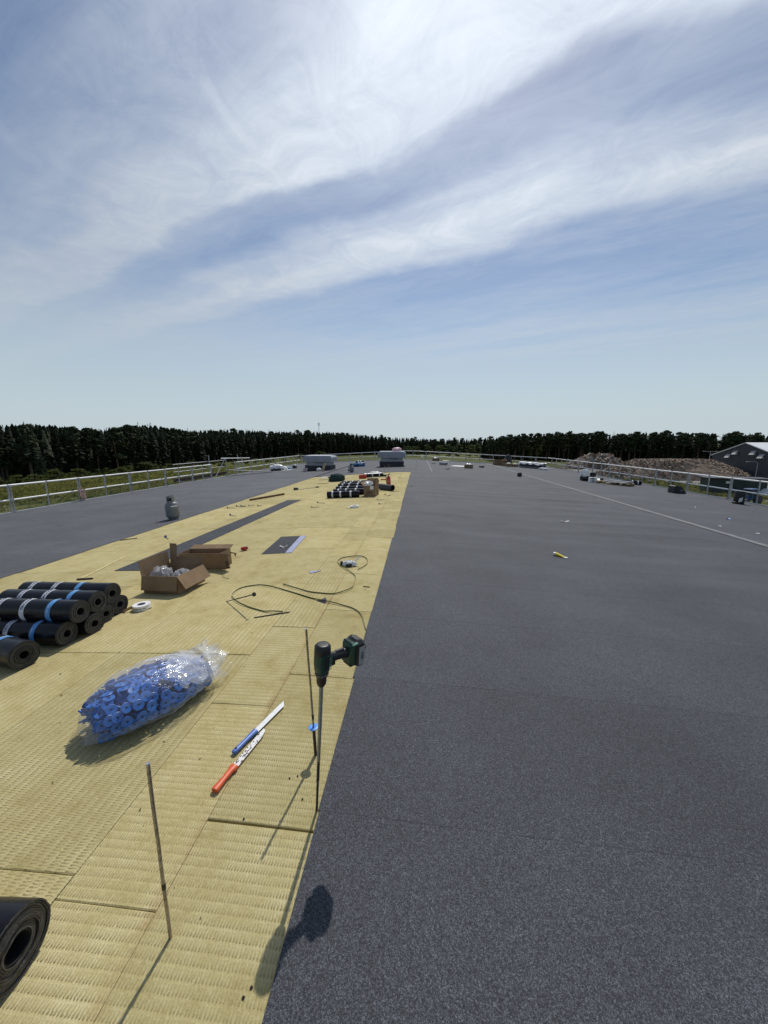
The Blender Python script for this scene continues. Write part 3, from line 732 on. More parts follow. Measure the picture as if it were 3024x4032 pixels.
def tree_height(x, y, dv):
    d = Vector((x, y, 0)); depth = d.dot(Vector((_f.x, _f.y, 0)).normalized()); u, _ = px((x, y, EYE))
    if depth < 20 or not -800 < u < 4100: return 16.0
    zt = EYE + (HY - (skyline(u) + dv)) * depth / F_PX
    return max(9.0, min(22.0, zt - GZ))
tn = {'spruce_tree': 0}
def tree(name, pair, x, y, h, yaw, label, group, wid=1.0):
    r_ = thing(name, label, 'tree', (x, y, GZ - .1), yaw, group, flat=True); k = h / TH; w = (.55 + .45 * k) * wid * 1.22; r_.scale = (w, w, k)
    link('trunk', pair[0], r_); link('crown', pair[1], r_); return r_
def walk(poly, step):
    out = []
    for (a, b), (c, d_) in zip(poly, poly[1:]):
        L_ = math.hypot(c - a, d_ - b); n = max(1, int(L_ / step))
        ex = 14.0 / L_ if n > 2 else 0
        for i in range(n): t = -ex + (1 + 2 * ex) * (i + rnd.random() * .7) / n; out.append((a + (c - a) * t, b + (d_ - b) * t, (c - a) / L_, (d_ - b) / L_))
    return out
LEFT = [(-175, 52), (-118, 92), (-109, 138), (-113, 200), (-107, 285), (-60, 350), (20, 400), (92, 405)]
RIGHT = [(57, 242), (96, 238), (128, 232), (152, 214), (176, 198), (215, 180)]
far_mb = {'needle': [], 'needle_p': []}
count = 0
for side, poly, rows in (('L', LEFT, 2), ('R', RIGHT, 3)):
    for row in range(rows):
        for (x, y, dx, dy) in walk(poly, 4.3 if side == 'L' else 3.6):
            off = row * 4.6 + rnd.uniform(-1.6, 1.6); x2, y2 = x - dy * off, y + dx * off
            u, v = px((x2, y2, GZ))
            if not -60 < u < 3090: continue
            h = tree_height(x2, y2, rnd.uniform(-2, 10) if rnd.random() < .85 else rnd.uniform(-9, -2))
            pine = rnd.random() < (.45 if side == 'L' and u < 760 else (.30 if side == 'L' else .7))
            if side == 'L':
                place = 'at the forest edge beyond the grass field' if u < 1150 else 'in the distant forest beyond the far guard rail'
            else: place = 'in the pine wood behind the wood chip and rubble heaps'
            lab = ('tall bare-trunked pine ' if pine else 'tall dark pointed spruce ') + place
            tree('pine_tree' if pine else 'spruce_tree', rnd.choice(pin if pine else spr), x2, y2, h, rnd.uniform(0, 6.28), lab, ('pines ' if pine else 'spruces ') + place)
            count += 1
# lighter broad-leaved trees in front of the distant forest
for u, v, h in ((1602, 1795, 10), (1640, 1797, 9), (1680, 1796, 11), (1730, 1797, 10), (1765, 1800, 10), (1805, 1800, 11), (1850, 1802, 11.5), (1880, 1800, 10), (1925, 1803, 11), (1975, 1806, 12), (2010, 1806, 12.5), (2045, 1808, 11), (2095, 1812, 12), (2130, 1812, 11), (1258, 1806, 5.5), (1275, 1806, 4.5), (1180, 1806, 4), (570, 1856, 4.5), (590, 1857, 3.5)):
    p = zp(u, v); nm = 'the far guard rail' if u > 1500 else 'the grass field'
    tree('broadleaf_tree', rnd.choice(dec), p.x, p.y, h * rnd.uniform(.9, 1.1), rnd.uniform(0, 6.28), 'round paler green broadleaf tree standing beyond ' + nm, 'broadleaf trees beyond ' + nm, 1.25)
# the mass of trunks and crowns further in
mb = MB(); mbt = MB(); q = random.Random(5)
def cheap(mb, x, y, h):
    w0 = q.uniform(0, 6.28); r_ = h * q.uniform(.15, .21); n = 14
    for k in range(n):
        t = k / n; z = GZ + h * (.12 + .86 * t); rr = r_ * (1 - t) ** .8 + .15
        for j in range(7):
            w = w0 + j * .8976 + k * .7 + q.uniform(-.4, .4); c = Vector((x, y, z)); e = Vector((x + math.cos(w) * rr, y + math.sin(w) * rr, z - rr * .4)); s_ = Vector((-math.sin(w), math.cos(w), 0)) * rr * .45
            mb.add([c + Vector((0, 0, h * .05)), e + s_, e - s_ + Vector((0, 0, -h * .05))], [(0, 1, 2)])
    mbt.add([(x - .16, y, GZ), (x + .16, y, GZ), (x, y, GZ + h * .9)], [(0, 1, 2)])
for poly, rows, st, first in ((LEFT, 9, 5.0, 2), (RIGHT, 9, 4.6, 3)):
    for row in range(first, first + rows):
        for (x, y, dx, dy) in walk(poly, st):
            off = row * 4.8 + q.uniform(-2, 2); x2, y2 = x - dy * off, y + dx * off
            cheap(mb, x2, y2, tree_height(x2, y2, q.uniform(-3, 9)))
fo = mb.build('forest', 'needle', kind='stuff'); fo2 = mbt.build('trunks', 'bark', fo, kind='stuff')
tag(fo, 'dark mass of conifers filling the forest behind its front trees', 'forest')
# shrubs along the forest edge
q = random.Random(11)
for i in range(34):
    u = 20 + i * 33 + q.uniform(-12, 12); v = 1896 - (u / 1130) * 92 + q.uniform(2, 16) + (8 if u < 250 else 0)
    p = zp(u, v); o = thing('shrub', 'low yellow-green shrub in the scrub between grass field and forest', 'shrub', p, q.uniform(0, 6), 'shrubs along the forest edge', flat=True)
    s_ = q.uniform(.7, 1.5); o.scale = (s_ * 1.3, s_ * 1.3, s_); link('foliage', q.choice(shb), o); link('stem', q.choice(shs), o)
for i in range(16):
    u = 2200 + i * 40 + q.uniform(-15, 15); v = 1872 + (u - 2200) * .085 + q.uniform(-4, 6); p = zp(u, v)
    o = thing('shrub', 'low weedy shrub at the foot of the heaps behind the netting rail', 'shrub', p, q.uniform(0, 6), 'shrubs at the foot of the heaps', flat=True)
    s_ = q.uniform(.35, .75); o.scale = (s_ * 1.4, s_ * 1.4, s_); link('foliage', q.choice(shb), o); link('stem', q.choice(shs), o)
# rough grass of the field
mb = MB(); mbs = random.Random(3)
M['grass'] = mat('field_grass_blades', (.075, .095, .024), .85, spec=.1, scale=.12, col2=(.20, .185, .06), coords='Object'); translucent(M['grass'], .45)
for i in range(16000):
    if i % 4: u, v = mbs.uniform(-60, 1250), 0; v = 1890 - max(0, u) / 1130 * 88 + abs(mbs.gauss(0, 26)) + mbs.uniform(0, 60)
    else: u = mbs.uniform(2180, 3060); v = 1862 + (u - 2180) * .09 + mbs.uniform(-6, 34)
    p = zp(u, max(1800, v)); w = mbs.uniform(0, 3.14); s_ = mbs.uniform(.15, .55); hh = mbs.uniform(.15, .5)
    d = Vector((math.cos(w), math.sin(w), 0)) * s_
    mb.add([p - d, p + d, p + d * .7 + Vector((0, 0, hh)), p - d * .2 + Vector((0, 0, hh * 1.3))], [(0, 1, 2, 3)])
tag(mb.build('grass', 'grass', kind='stuff'), 'rough tall grass and weeds covering the field', 'grass')

# ---------------------------------------------------------------- things beyond the right edge
M['chip'] = mat_ground('wood_chips', [(.11, .082, .064), (.22, .165, .125), (.33, .255, .195), (.16, .118, .09)], .7)
M['rubble'] = mat_ground('rubble', [(.07, .055, .045), (.16, .13, .105), (.24, .20, .17)], .9)
def heap(name, label, p, sx, sy, h, m, seed, flat=.35):
    root = thing(name, label, 'heap', p, 0, flat=True)
    mb = MB(); n = 72; rings = 26; vs = []
    for j in range(rings + 1):
        t = j / rings
        for i in range(n):
            w = 6.2832 * i / n; rr = t * (1 + .10 * nz(math.cos(w) * 1.6, math.sin(w) * 1.6, seed))
            x, y = rr * math.cos(w) * sx, rr * math.sin(w) * sy
            prof = 1 if t < flat else max(0, 1 - (t - flat) / (1 - flat))
            z = h * (prof ** .92) * (1 + .10 * nz(x * .15, y * .15, seed)) + (.38 * nz(x * .45, y * .45, seed + 4) + .28 * nz(x * 1.2, y * 1.2, seed + 9)) * min(1, (1 - t) * 6)
            vs.append((x, y, max(z, -.1)))
    fs = [(j * n + i, j * n + (i + 1) % n, (j + 1) * n + (i + 1) % n, (j + 1) * n + i) for j in range(rings) for i in range(n)]
    mb.add(vs, fs); mb.build('mound', m, root); return root
pc = zp(2660, 1893); chip = heap('wood_chip_heap', 'large brown heap of shredded wood chips with a flat top', (pc.x + 4, pc.y + 9, GZ), 25, 9, 5.5, 'chip', 3, .45)
mb = MB(); q = random.Random(8)
for i in range(9000):
    w = q.uniform(0, 6.283); t = math.sqrt(q.random()) * .97; x, y = t * math.cos(w) * 25, t * math.sin(w) * 9
    z = 5.5 * (1 if t < .45 else max(0, 1 - (t - .45) / .55)) ** .92
    a = Vector((q.gauss(0, 1), q.gauss(0, 1), q.gauss(0, .6))).normalized() * q.uniform(.10, .38); b_ = a.orthogonal().normalized() * q.uniform(.08, .25); c = Vector((x, y, z + q.uniform(-.05, .3)))
    mb.add([c - a - b_, c + a - b_, c + a + b_, c - a + b_], [(0, 1, 2, 3)], q.choice((0, 0, 1, 2)))
mb.build('chips', [mat('chip_dark', (.13, .093, .07), .9, var=.3, scale=2), mat('chip_mid', (.26, .195, .145), .9, var=.3, scale=2), mat('chip_pale', (.42, .335, .26), .9, var=.3, scale=2)], chip, kind='stuff')
pr = zp(2385, 1850); rub = heap('rubble_heap', 'pale heap of broken planks and demolition rubble behind the chip heap', (pr.x, pr.y + 8, GZ), 15, 8, 5.8, 'rubble', 7, .3)
pm = [mat('broken_plank_pale', (.40, .32, .24), .85, var=.2, scale=3), mat('broken_plank_brown', (.17, .105, .065), .85, var=.2, scale=3), mat('broken_plank_grey', (.28, .27, .26), .85, var=.2, scale=3), mat('broken_plank_white', (.58, .54, .50), .8, var=.15, scale=3)]
pl_me = []
for k in range(8):
    mb = MB(); L_ = q.uniform(.8, 2.6); W_ = q.uniform(.2, .7); mb.prism([(-L_ / 2, -W_ / 2), (L_ / 2, -W_ * .4), (L_ * .42, W_ * .1), (L_ * .5, W_ / 2), (-L_ * .47, W_ * .45)], -.06, .06); pl_me.append(mb.mesh('broken_plank', pm[k % 4]))
for i in range(280):
    w = q.uniform(0, 6.283); t = math.sqrt(q.random()) * .98; x, y = t * math.cos(w) * 15, t * math.sin(w) * 8
    z = 5.8 * (1 if t < .3 else max(0, 1 - (t - .3) / .7)) ** .92
    o = link('broken_plank', q.choice(pl_me), rub); o.location = (x, y, z + q.uniform(-.1, .35)); o.rotation_euler = (q.uniform(-.9, .9), q.uniform(-.9, .9), q.uniform(0, 6.28))

# hall with white roof
M['hall'] = mat('hall_cladding', (.050, .057, .066), .55, var=.08, scale=.4)
M['hallroof'] = mat('hall_roof', (.70, .71, .72), .5, var=.05, scale=.3)
gx = 0
pe = yp(2811, 1789, 137); ridge = yp(2940, 1743, 125)
HX = (pe.x + ridge.x) / 2; hall = thing('hall', 'dark grey gabled hall with a white roof', 'building', (HX, 125, GZ), 0, flat=True)
zr, ze, hw = ridge.z - GZ, pe.z - GZ, 12.5
mb = MB(); Lh = 60
prof = [(-hw, 0), (-hw, ze), (0, zr), (hw, ze), (hw, 0)]
mb.add([(0, y_, z_) for y_, z_ in prof] + [(Lh, y_, z_) for y_, z_ in prof], [(4, 3, 2, 1, 0), (5, 6, 7, 8, 9), (0, 1, 6, 5), (3, 4, 9, 8)])
mb.build('wall', 'hall', hall)
for s_ in (-1, 1):
    mb = MB(); mb.sheet([(-.35, s_ * (hw + .4), ze - .12), (Lh, s_ * (hw + .4), ze - .12), (Lh, 0, zr + .06), (-.35, 0, zr + .06)][::s_], .22); mb.build('roof', 'hallroof', hall)
for i in range(40):
    mb = MB(); yy = -hw + .3 + i * (2 * hw - .6) / 39; zt = ze + (zr - ze) * (1 - abs(yy) / hw) - .15
    mb.box((-.03, yy, zt / 2), (.05, .06, zt)); mb.build('cladding_rib', 'hall', hall)
for u, v in ((2867, 1795), (2896, 1782), (2966, 1783), (2998, 1797)):
    k = ray(u, v); p = EYEV + k * ((HX - .2) / k.x); l = p - Vector((HX, 125, GZ))
    mb = MB(); mb.sheet([(-.9, l.y - .8, l.z - .55), (-.9, l.y + .8, l.z - .55), (-.05, l.y + .8, l.z + .55), (-.05, l.y - .8, l.z + .55)], .08); mb.box((-.35, l.y - .78, l.z - .45), (.6, .05, .5)); mb.box((-.35, l.y + .78, l.z - .45), (.6, .05, .5)); mb.build('vent_hood', 'greyboard', hall)
def lamp_post(label, u, vb, vt, kind, depth_v):
    p = zp(u, depth_v); k = ray(u, vt); top = (EYEV + k * (p.y / k.y)).z - GZ
    r_ = thing('street_lamp', label, 'lamp post', p, 0, flat=True); mb = MB()
    mb.tube([(0, 0, 0), (0, 0, top * .97)], [.13, .08], 8) if kind == 'T' else mb.tube([(0, 0, 0), (0, 0, top * .9), (-.25, 0, top * .97), (-.8, 0, top), (-2.2, 0, top * 1.005)], [.13, .09, .08, .07, .06], 8)
    smooth_angle(mb.build('pole', 'galv', r_))
    mb = MB()
    if kind == 'T':
        mb.box((0, 0, top * .985), (4.2, .1, .1)); mb.build('arm', 'galv', r_)
        for s_ in (-1, 1): mb = MB(); mb.bevbox((s_ * 2.3, 0, top * .985), (1.1, .35, .14), .04); mb.build('lamp_head', 'galv', r_)
    else: mb.bevbox((-2.6, 0, top * 1.0), (1.1, .35, .14), .04); mb.build('lamp_head', 'galv', r_)
lamp_post('grey lamp post with a double T arm behind the chip heap', 2787, 1812, 1776, 'T', 1848)
lamp_post('grey lamp post with a bent arm in front of the dark hall', 2972, 1880, 1818, 'J', 1893)
# low shed, container, machines
def shed():
    p = zp(2868, 1930); r_ = thing('utility_shed', 'small pale grey shed with a flat overhanging roof', 'shed', p, R(-22), flat=True)
    mb = MB(); mb.box((0, 0, 1.1), (5.6, 3, 2.2)); mb.build('wall', M['greyboard'], r_)
    mb = MB(); mb.box((0, 0, 2.36), (6.6, 3.9, .3)); mb.build('roof', 'greyboard', r_)
    mb = MB(); mb.box((-1.5, -1.53, 1.0), (1.0, .06, 2.0)); d_ = mb.build('door', 'galv', r_)
    mb = MB(); mb.box((1.4, -1.53, 1.4), (1.2, .05, .7)); mb.build('window', 'black', r_)
shed()
M['contgreen'] = mat('container_green', (.016, .036, .034), .5, var=.15, scale=.8)
def container():
    p = zp(2960, 1962); r_ = thing('container', 'dark green corrugated container with a black flat roof behind the blue tractor', 'container', (p.x + 2.2, p.y + 8, GZ), R(-14), flat=True)
    mb = MB(); mb.box((0, 0, 1.6), (10, 4, 3.2)); mb.build('wall', 'contgreen', r_)
    for i in range(26): mb = MB(); mb.box((-4.8 + i * .384, -2.03, 1.6), (.16, .07, 3.0)); mb.build('corrugation', 'contgreen', r_)
    mb = MB(); mb.box((0, 0, 3.32), (11.4, 5.2, .24)); mb.build('roof', 'black', r_)
    mb = MB(); mb.box((-1.6, -2.09, 2.5), (.9, .05, .45)); mb.build('sign_plate', 'paper', r_)
container()
M['trblue'] = mat('tractor_blue', (.02, .075, .20), .4, var=.12, scale=2)
def tractor():
    p = zp(2940, 1985); r_ = thing('tractor', 'blue tractor with a yellow front weight parked by the container', 'tractor', (p.x, p.y, GZ), R(18), flat=True)
    mb = MB(); mb.bevbox((-1.2, 0, 1.25), (2.1, .95, .85), .12); mb.build('bonnet', 'trblue', r_)
    cab = MB(); cab.bevbox((.6, 0, 1.1), (1.7, 1.6, .7), .1); cab.build('cab_base', 'trblue', r_)
    for x in (-.15, 1.35):
        for y_ in (-.72, .72): mb = MB(); mb.tube([(x, y_, 1.4), (x * .9 + .06, y_ * .92, 2.6)], .05, 6); mb.build('cab_pillar', 'trblue', r_)
    mb = MB(); mb.bevbox((.62, 0, 2.68), (1.75, 1.55, .16), .06); mb.build('cab_roof', 'trblue', r_)
    mb = MB(); mb.box((.6, 0, 2.0), (1.42, 1.30, 1.1)); mb.build('cab_glass', 'black', r_)
    for x, rr, w in ((-1.6, .55, .35), (.95, .85, .5)):
        for s_ in (-1, 1):
            m_ = Matrix.Translation((x, s_ * .95, rr)) @ Matrix.Rotation(R(90), 4, 'X')
            mb = MB(); mb.lathe([(rr * .5, -w / 2), (rr * .93, -w / 2), (rr, -w * .3), (rr, w * .3), (rr * .93, w / 2), (rr * .5, w / 2)], 20, 0, m_); wh = smooth_angle(mb.build('wheel', 'rubber', r_))
            mb = MB(); mb.lathe([(.02, -w * .35), (rr * .52, -w * .4), (rr * .52, w * .4), (.02, w * .35)], 16, 0, m_); mb.build('rim', 'yellow', wh)
    mb = MB(); mb.bevbox((-2.45, 0, .85), (.5, .9, .6), .08); mb.build('front_weight', 'yellow', r_)
    mb = MB(); mb.tube([(-1.5, .35, 1.6), (-1.5, .35, 2.4)], .05, 6); mb.build('exhaust', 'black', r_)
tractor()
def car():
    p = zp(3010, 1952); r_ = thing('parked_car', 'white car parked beside the blue tractor', 'car', (p.x + 1.0, p.y, GZ), R(8), flat=True)
    mb = MB(); mb.prism([(-2.1, .35), (-2.1, .75), (-1.3, .92), (-.6, 1.42), (.9, 1.45), (1.7, .98), (2.15, .9), (2.15, .35)], -.85, .85, 0, Matrix.Rotation(R(90), 4, 'X')); mb.build('body', 'white', r_)
    mb = MB(); mb.prism([(-1.1, .95), (-.52, 1.36), (.82, 1.38), (1.4, .98)], -.87, .87, 0, Matrix.Rotation(R(90), 4, 'X')); mb.build('window', 'black', r_)
    for x in (-1.35, 1.35):
        for s_ in (-1, 1): mb = MB(); mb.lathe([(.12, -.1), (.3, -.1), (.32, 0), (.3, .1), (.12, .1)], 16, 0, Matrix.Translation((x, s_ * .8, .32)) @ Matrix.Rotation(R(90), 4, 'X')); mb.build('wheel', 'rubber', r_)
car()
# radio mast on the horizon
pm_ = yp(1256, 1700, 520); tpz = yp(1256, 1664, 520).z
ms = thing('radio_mast', 'thin radio mast rising above the distant treetops', 'mast', (pm_.x, 520, GZ), 0, flat=True)
mb = MB(); hh = tpz - GZ
for a in range(3): w = a * 2.094; mb.tube([(math.cos(w) * .55, math.sin(w) * .55, 0), (math.cos(w) * .35, math.sin(w) * .35, hh)], .10, 5)
for i in range(30):
    z0 = hh * i / 30; w = i * 2.094; mb.tube([(math.cos(w) * .5, math.sin(w) * .5, z0), (math.cos(w + 2.094) * .5, math.sin(w + 2.094) * .5, z0 + hh / 30)], .05, 4)
mb.build('lattice', 'galv', ms)
for a in range(3): w = a * 2.094 + .5; mb = MB(); mb.bevbox((math.cos(w) * .9, math.sin(w) * .9, hh - 2.2), (.5, .5, 4.2), .1); mb.build('antenna', 'white', ms)

# ================================================================ THINGS ON THE ROOF
TOP = .012                                  # top of the membrane above the nominal surface
# ---------------------------------------------------------------- bitumen rolls
def roll_parts(root, r=.095, L_=1.0, bands=(), seed=0, oval=1.0, col='black_film', endcol='roll_end', letters=True, hole=.031):
    "axis along local X, right end face at x=0, body towards -x; rests on z=0"
    q = random.Random(seed); n = 36
    T = Matrix.Translation((0, 0, r * oval)) @ Matrix.Rotation(R(90), 4, 'Y')      # lathe z -> x
    S = Matrix.Diagonal((1, 1, oval, 1))
    def rad(w): return r * (1 + .012 * nz(math.cos(w) * 2, math.sin(w) * 2, seed)) + (.0035 if (w + seed) % 6.283 < 2.2 else 0)
    mb = MB(); xs = [-L_ + L_ * i / 10 for i in range(11)]; vs = []
    P = lambda x, w, rr: Vector((x, math.cos(w) * rr, r * oval + math.sin(w) * rr * oval))
    for x in xs:
        for k in range(n): w = 6.2832 * k / n; vs.append(P(x, w, rad(w) + .0012 * nz(x * 5, math.cos(w) * 2, seed)))
    mb.add(vs, [(j * n + k, (j + 1) * n + k, (j + 1) * n + (k + 1) % n, j * n + (k + 1) % n) for j in range(10) for k in range(n)])
    smooth_angle(mb.build('roll_body', col, root), 60)
    # wound end faces, layer by layer, slightly telescoped
    for sgn, x in ((1, 0.0), (-1, -L_)):
        mb = MB(); nl = 13
        for i in range(nl):
            t0, t1 = i / nl, (i + 1) / nl; jx = q.uniform(-.004, .006)
            vs = []
            for k in range(n):
                w = 6.2832 * k / n; ra = hole + (rad(w) - hole) * t0 + .0004; rb = hole + (rad(w) - hole) * t1 - .0006
                wob = .003 * nz(math.cos(w) * 1.5, math.sin(w) * 1.5 + i, seed)
                for rr, xx in ((ra, x - sgn * .01), (ra, x + sgn * (jx + wob)), (rb, x + sgn * (jx + wob)), (rb, x - sgn * .01)): vs.append(P(xx, w, rr))
            fs = []
            for k in range(n):
                a = k * 4; b = ((k + 1) % n) * 4
                for e in range(3): fs.append((a + e, a + e + 1, b + e + 1, b + e) if sgn > 0 else (b + e, b + e + 1, a + e + 1, a + e))
            mb.add(vs, fs, 1 if i % 3 == 1 else 0)
        en = mb.build('winding', [endcol, 'roll_edge'], root)
    mb = MB(); vs = []
    for x in (.002, -L_ - .002):
        for k in range(n): w = 6.2832 * k / n; vs.append(P(x, w, hole))
    mb.add(vs, [((k + 1) % n, k, n + k, n + (k + 1) % n) for k in range(n)]); mb.build('core_bore', 'hole', root, smooth=True)
    mb = MB(); mb.add([P(-L_ * .5, 6.2832 * k / 16, hole) for k in range(16)], [tuple(range(16))]); mb.build('core_plug', 'hole', root)
    for bi, (bx, bm, bw) in enumerate(bands):
        mb = MB(); vs = []
        for x in (bx - bw / 2, bx + bw / 2):
            for k in range(n): w = 6.2832 * k / n; vs.append(P(x, w, rad(w) + .0022))
        mb.add(vs, [(k, n + k, n + (k + 1) % n, (k + 1) % n) for k in range(n)])
        bo = mb.build('paper_band', bm, root, smooth=True)
        if letters:
            word, ink, size = ('MATAKI', 'ink_blue', .034) if bm == 'band_w' else ('MATAKI', 'band_w', .016)
            tv, tf = text_tris(word, size)
            for w0 in ((R(118), R(20)) if bm == 'band_w' else (R(150), R(85), R(30))):
                mb = MB(); mb.add([P(bx + y_, w0 - x_ / r * (-1), r * 1.012 + .0075) for x_, y_, z_ in tv], [f[::-1] for f in tf]); mb.build('lettering', ink, bo)
W3 = lambda offs=0.0: ((-.22 + offs, 'band_b', .05), (-.49 + offs, 'band_w', .05), (-.76 + offs, 'band_w', .05))
def roll(label, p, yaw, group, **k):
    o = thing('bitumen_roll', label, 'roll', p, yaw, group); roll_parts(o, **k); return o
r0 = .098
GS = 'black bitumen rolls stacked beside the cardboard boxes'
yawS = R(-4)
def x_at(u, y, dz):
    "x at which a point at this y, dz above the roof, shows at pixel column u"
    lo, hi = -6.0, 3.0
    for i in range(50):
        m_ = (lo + hi) / 2
        if px((m_, y, rz(m_) + dz))[0] < u: lo = m_
        else: hi = m_
    return lo
# ground row (end-face contact points read off the photograph)
gpts = {'G': (266, 2536), 'F': (351, 2486), 'E': (416, 2440), 'C': (457, 2410)}
base = {}
for i, (k, (u, v)) in enumerate(gpts.items()):
    base[k] = gp(u, v, .0)
yy0 = base['G'].y
for i, k in enumerate('GFEC'):
    p = base[k]; p.y = yy0 + i * (2 * r0 + .006); p.x = x_at((266, 374, 418, 474)[i], p.y, r0); p.z = rz(p.x) + .001
    ov = (1.0, .9, .9, .95)[i]
    lab = {'G': 'black bitumen roll with white and blue paper bands at the foot of the stack', 'F': 'squashed bottom roll of the stack with a slit-like oval core',
           'E': 'bottom roll of the stack hidden under the upper rolls, flattened core', 'C': 'bottom roll of the stack next to the open cardboard box'}[k]
    roll(lab, p, yawS, GS, r=r0, bands=W3(-.02) if k == 'G' else (), seed=i, oval=ov)
def upper(a, b, dx, lab, seed, bands):
    pa, pb = base[a], base[b]; y = (pa.y + pb.y) / 2; x = x_at(dx, y, r0 * 2.7); z = rz(x) + math.sqrt(max(.001, (2 * r0) ** 2 - ((pb.y - pa.y) / 2) ** 2)) - .014
    roll(lab, (x, y, z), yawS, GS, r=r0, bands=bands, seed=seed)
upper('G', 'F', 318, 'upper roll of the stack with white and blue band, resting on the front pair', 11, W3(-.0))
upper('F', 'E', 387, 'upper black roll of the stack showing two white bands and a loose film flap', 12, W3(.0))
upper('E', 'C', 443, 'upper black roll of the stack lying against the box side', 13, W3(-.1))
ph = gp(72, 2632); roll('dark grey roll lying alone in front of the stack, blue band on top', (ph.x + .05, ph.y + .02, rz(ph.x) + .001), R(-14), GS, r=.105, bands=((-.24, 'band_b', .05), (-.5, 'band_w', .05)), seed=15, letters=True)
# loose flap of film on the top roll
pn = zp(78, 3740, .125)
roll('single black bitumen roll with a wide dark core lying near the upright steel rod', (pn.x - .004, pn.y, rz(pn.x) + .001), R(3), None, r=.106, bands=(), seed=21, L_=1.0, hole=.036)

# second group of rolls further along the strip
GF = 'black bitumen rolls in a row behind the lettered carton'
rp = [((1415, 1957), 'front roll with three white bands in the row behind the carton', 31), ((1433, 1946), 'second roll of the row, its end touching the lettered carton', 32), ((1436, 1934), 'third roll of the row behind the lettered carton', 33),
      ((1437, 1922), 'fourth roll of the row, mostly hidden by rolls before it', 34), ((1440, 1915), 'fifth roll of the row, white banded, behind the lettered carton', 35), ((1446, 1910), 'last roll of the row, farthest behind the lettered carton', 36)]
pf0 = gp(1415, 1957)
for i, ((u, v), lab, sd_) in enumerate(rp):
    p = gp(u, v); roll(lab, (p.x, p.y, rz(p.x) + .001), R(1.5), GF, r=.1, bands=((-.26, 'band_w', .05), (-.58, 'band_w', .05), (-.83, 'band_w', .05)), seed=sd_, letters=False)
# far single rolls
a, b = gp(1508, 1876), gp(1442, 1880)
roll('black roll with white wrapping on top, lying across the far end of the yellow strip', (a.x, a.y, rz(a.x) + .001), math.atan2(a.y - b.y, a.x - b.x), None, r=.10, bands=((-.2, 'band_w', .05), (-.55, 'band_w', .06)), seed=41, letters=False, L_=1.0)
mb = MB(); mb.grid(lambda u, v: (-.95 + .85 * u, (v - .5) * .15, .203 - .10 * (2 * v - 1) ** 2 * .35 + .006 * nz(u * 9, v * 4)), 14, 6); wr = mb.build('film_wrapping', 'white', None, smooth=True)
put(wr, (a.x, a.y, rz(a.x) + .001), math.atan2(a.y - b.y, a.x - b.x)); tag(wr, 'white film lying on top of the far black roll', 'film')
a, b = gp(1549, 1933), gp(1516, 1926)
roll('short grey-topped roll with its dark open end towards the membrane edge', (a.x - .02, a.y, rz(a.x) + .001), R(-38), None, r=.105, bands=(), seed=42, col='membrane', letters=False, L_=.62, hole=.08, endcol='black_film')
pa = gp(1746, 1832); roll('grey offcut roll lying alone on the far membrane between two cartons', (pa.x + .28, pa.y, rz(pa.x) + TOP), R(-20), None, r=.12, bands=(), seed=43, col='greyboard', letters=False, L_=.62, hole=.07)

# ---------------------------------------------------------------- cartons
def wallpiece(root, name, quad, t=.006, m=('card',), smooth=False):
    mb = MB(); mb.sheet(quad, t); return mb.build(name, list(m)[0], root)
def carton(name, label, p, yaw, w, d, h, flaps, group=None, lift=.002, mark=None):
    "flaps: dict side->(angle from upright outwards in degrees, length)"
    o = thing(name, label, 'box', p + Vector((0, 0, lift)), yaw, group); t = .005; hw, hd = w / 2, d / 2
    mb = MB(); mb.box((0, 0, t / 2), (w - .002, d - .002, t)); mb.build('bottom', 'card_in', o)
    mb = MB(); mb.box((0, -hd + t / 2, h / 2), (w, t, h)); fr = mb.build('front_panel', 'card', o)
    mb = MB(); mb.box((0, hd - t / 2, h / 2), (w, t, h)); bk = mb.build('back_panel', 'card_in', o)
    mb = MB(); mb.box((-hw + t / 2, 0, h / 2), (t, d - 2 * t, h)); lf = mb.build('side_panel', 'card_in', o)
    mb = MB(); mb.box((hw - t / 2, 0, h / 2), (t, d - 2 * t, h)); rt = mb.build('side_panel', 'card', o)
    for side, (ang, ln) in flaps.items():
        a = R(ang); out, up = math.sin(a) * ln, math.cos(a) * ln
        ex = .012 * ln
        if side == 'f': qd = [(-hw, -hd, h), (hw, -hd, h), (hw - ex, -hd - out, h + up), (-hw + ex, -hd - out, h + up)]; par = fr
        if side == 'b': qd = [(hw, hd, h), (-hw, hd, h), (-hw + ex, hd + out, h + up), (hw - ex, hd + out, h + up)]; par = bk
        if side == 'l': qd = [(-hw, hd, h), (-hw, -hd, h), (-hw - out, -hd + ex, h + up), (-hw - out, hd - ex, h + up)]; par = lf
        if side == 'r': qd = [(hw, -hd, h), (hw, hd, h), (hw + out, hd - ex, h + up), (hw + out, -hd + ex, h + up)]; par = rt
        mb = MB(); mb.sheet(qd, .004); mb.build('flap', 'card', par)
    if mark:
        for (txt, size, side, ox, oz) in mark:
            tv, tf = text_tris(txt, size); mb = MB()
            if side == 'f': mb.add([(x_ + ox, -hd - .0025, y_ + oz) for x_, y_, _ in tv], tf); mb.build('lettering', 'ink', fr)
            else: mb.add([(hw + .0025, x_ + ox, y_ + oz) for x_, y_, _ in tv], tf); mb.build('lettering', 'ink', rt)
    return o
A, B, Cc = gp(568, 2336), gp(715, 2342), gp(804, 2301)
wv = B - A; yaw1 = math.atan2(wv.y, wv.x); w1 = .47; d1 = .44; h1 = .21
cen = A + Vector((math.cos(yaw1), math.sin(yaw1), 0)) * (w1 / 2) + Vector((-math.sin(yaw1), math.cos(yaw1), 0)) * (d1 / 2)
cen.z = rz(cen.x)
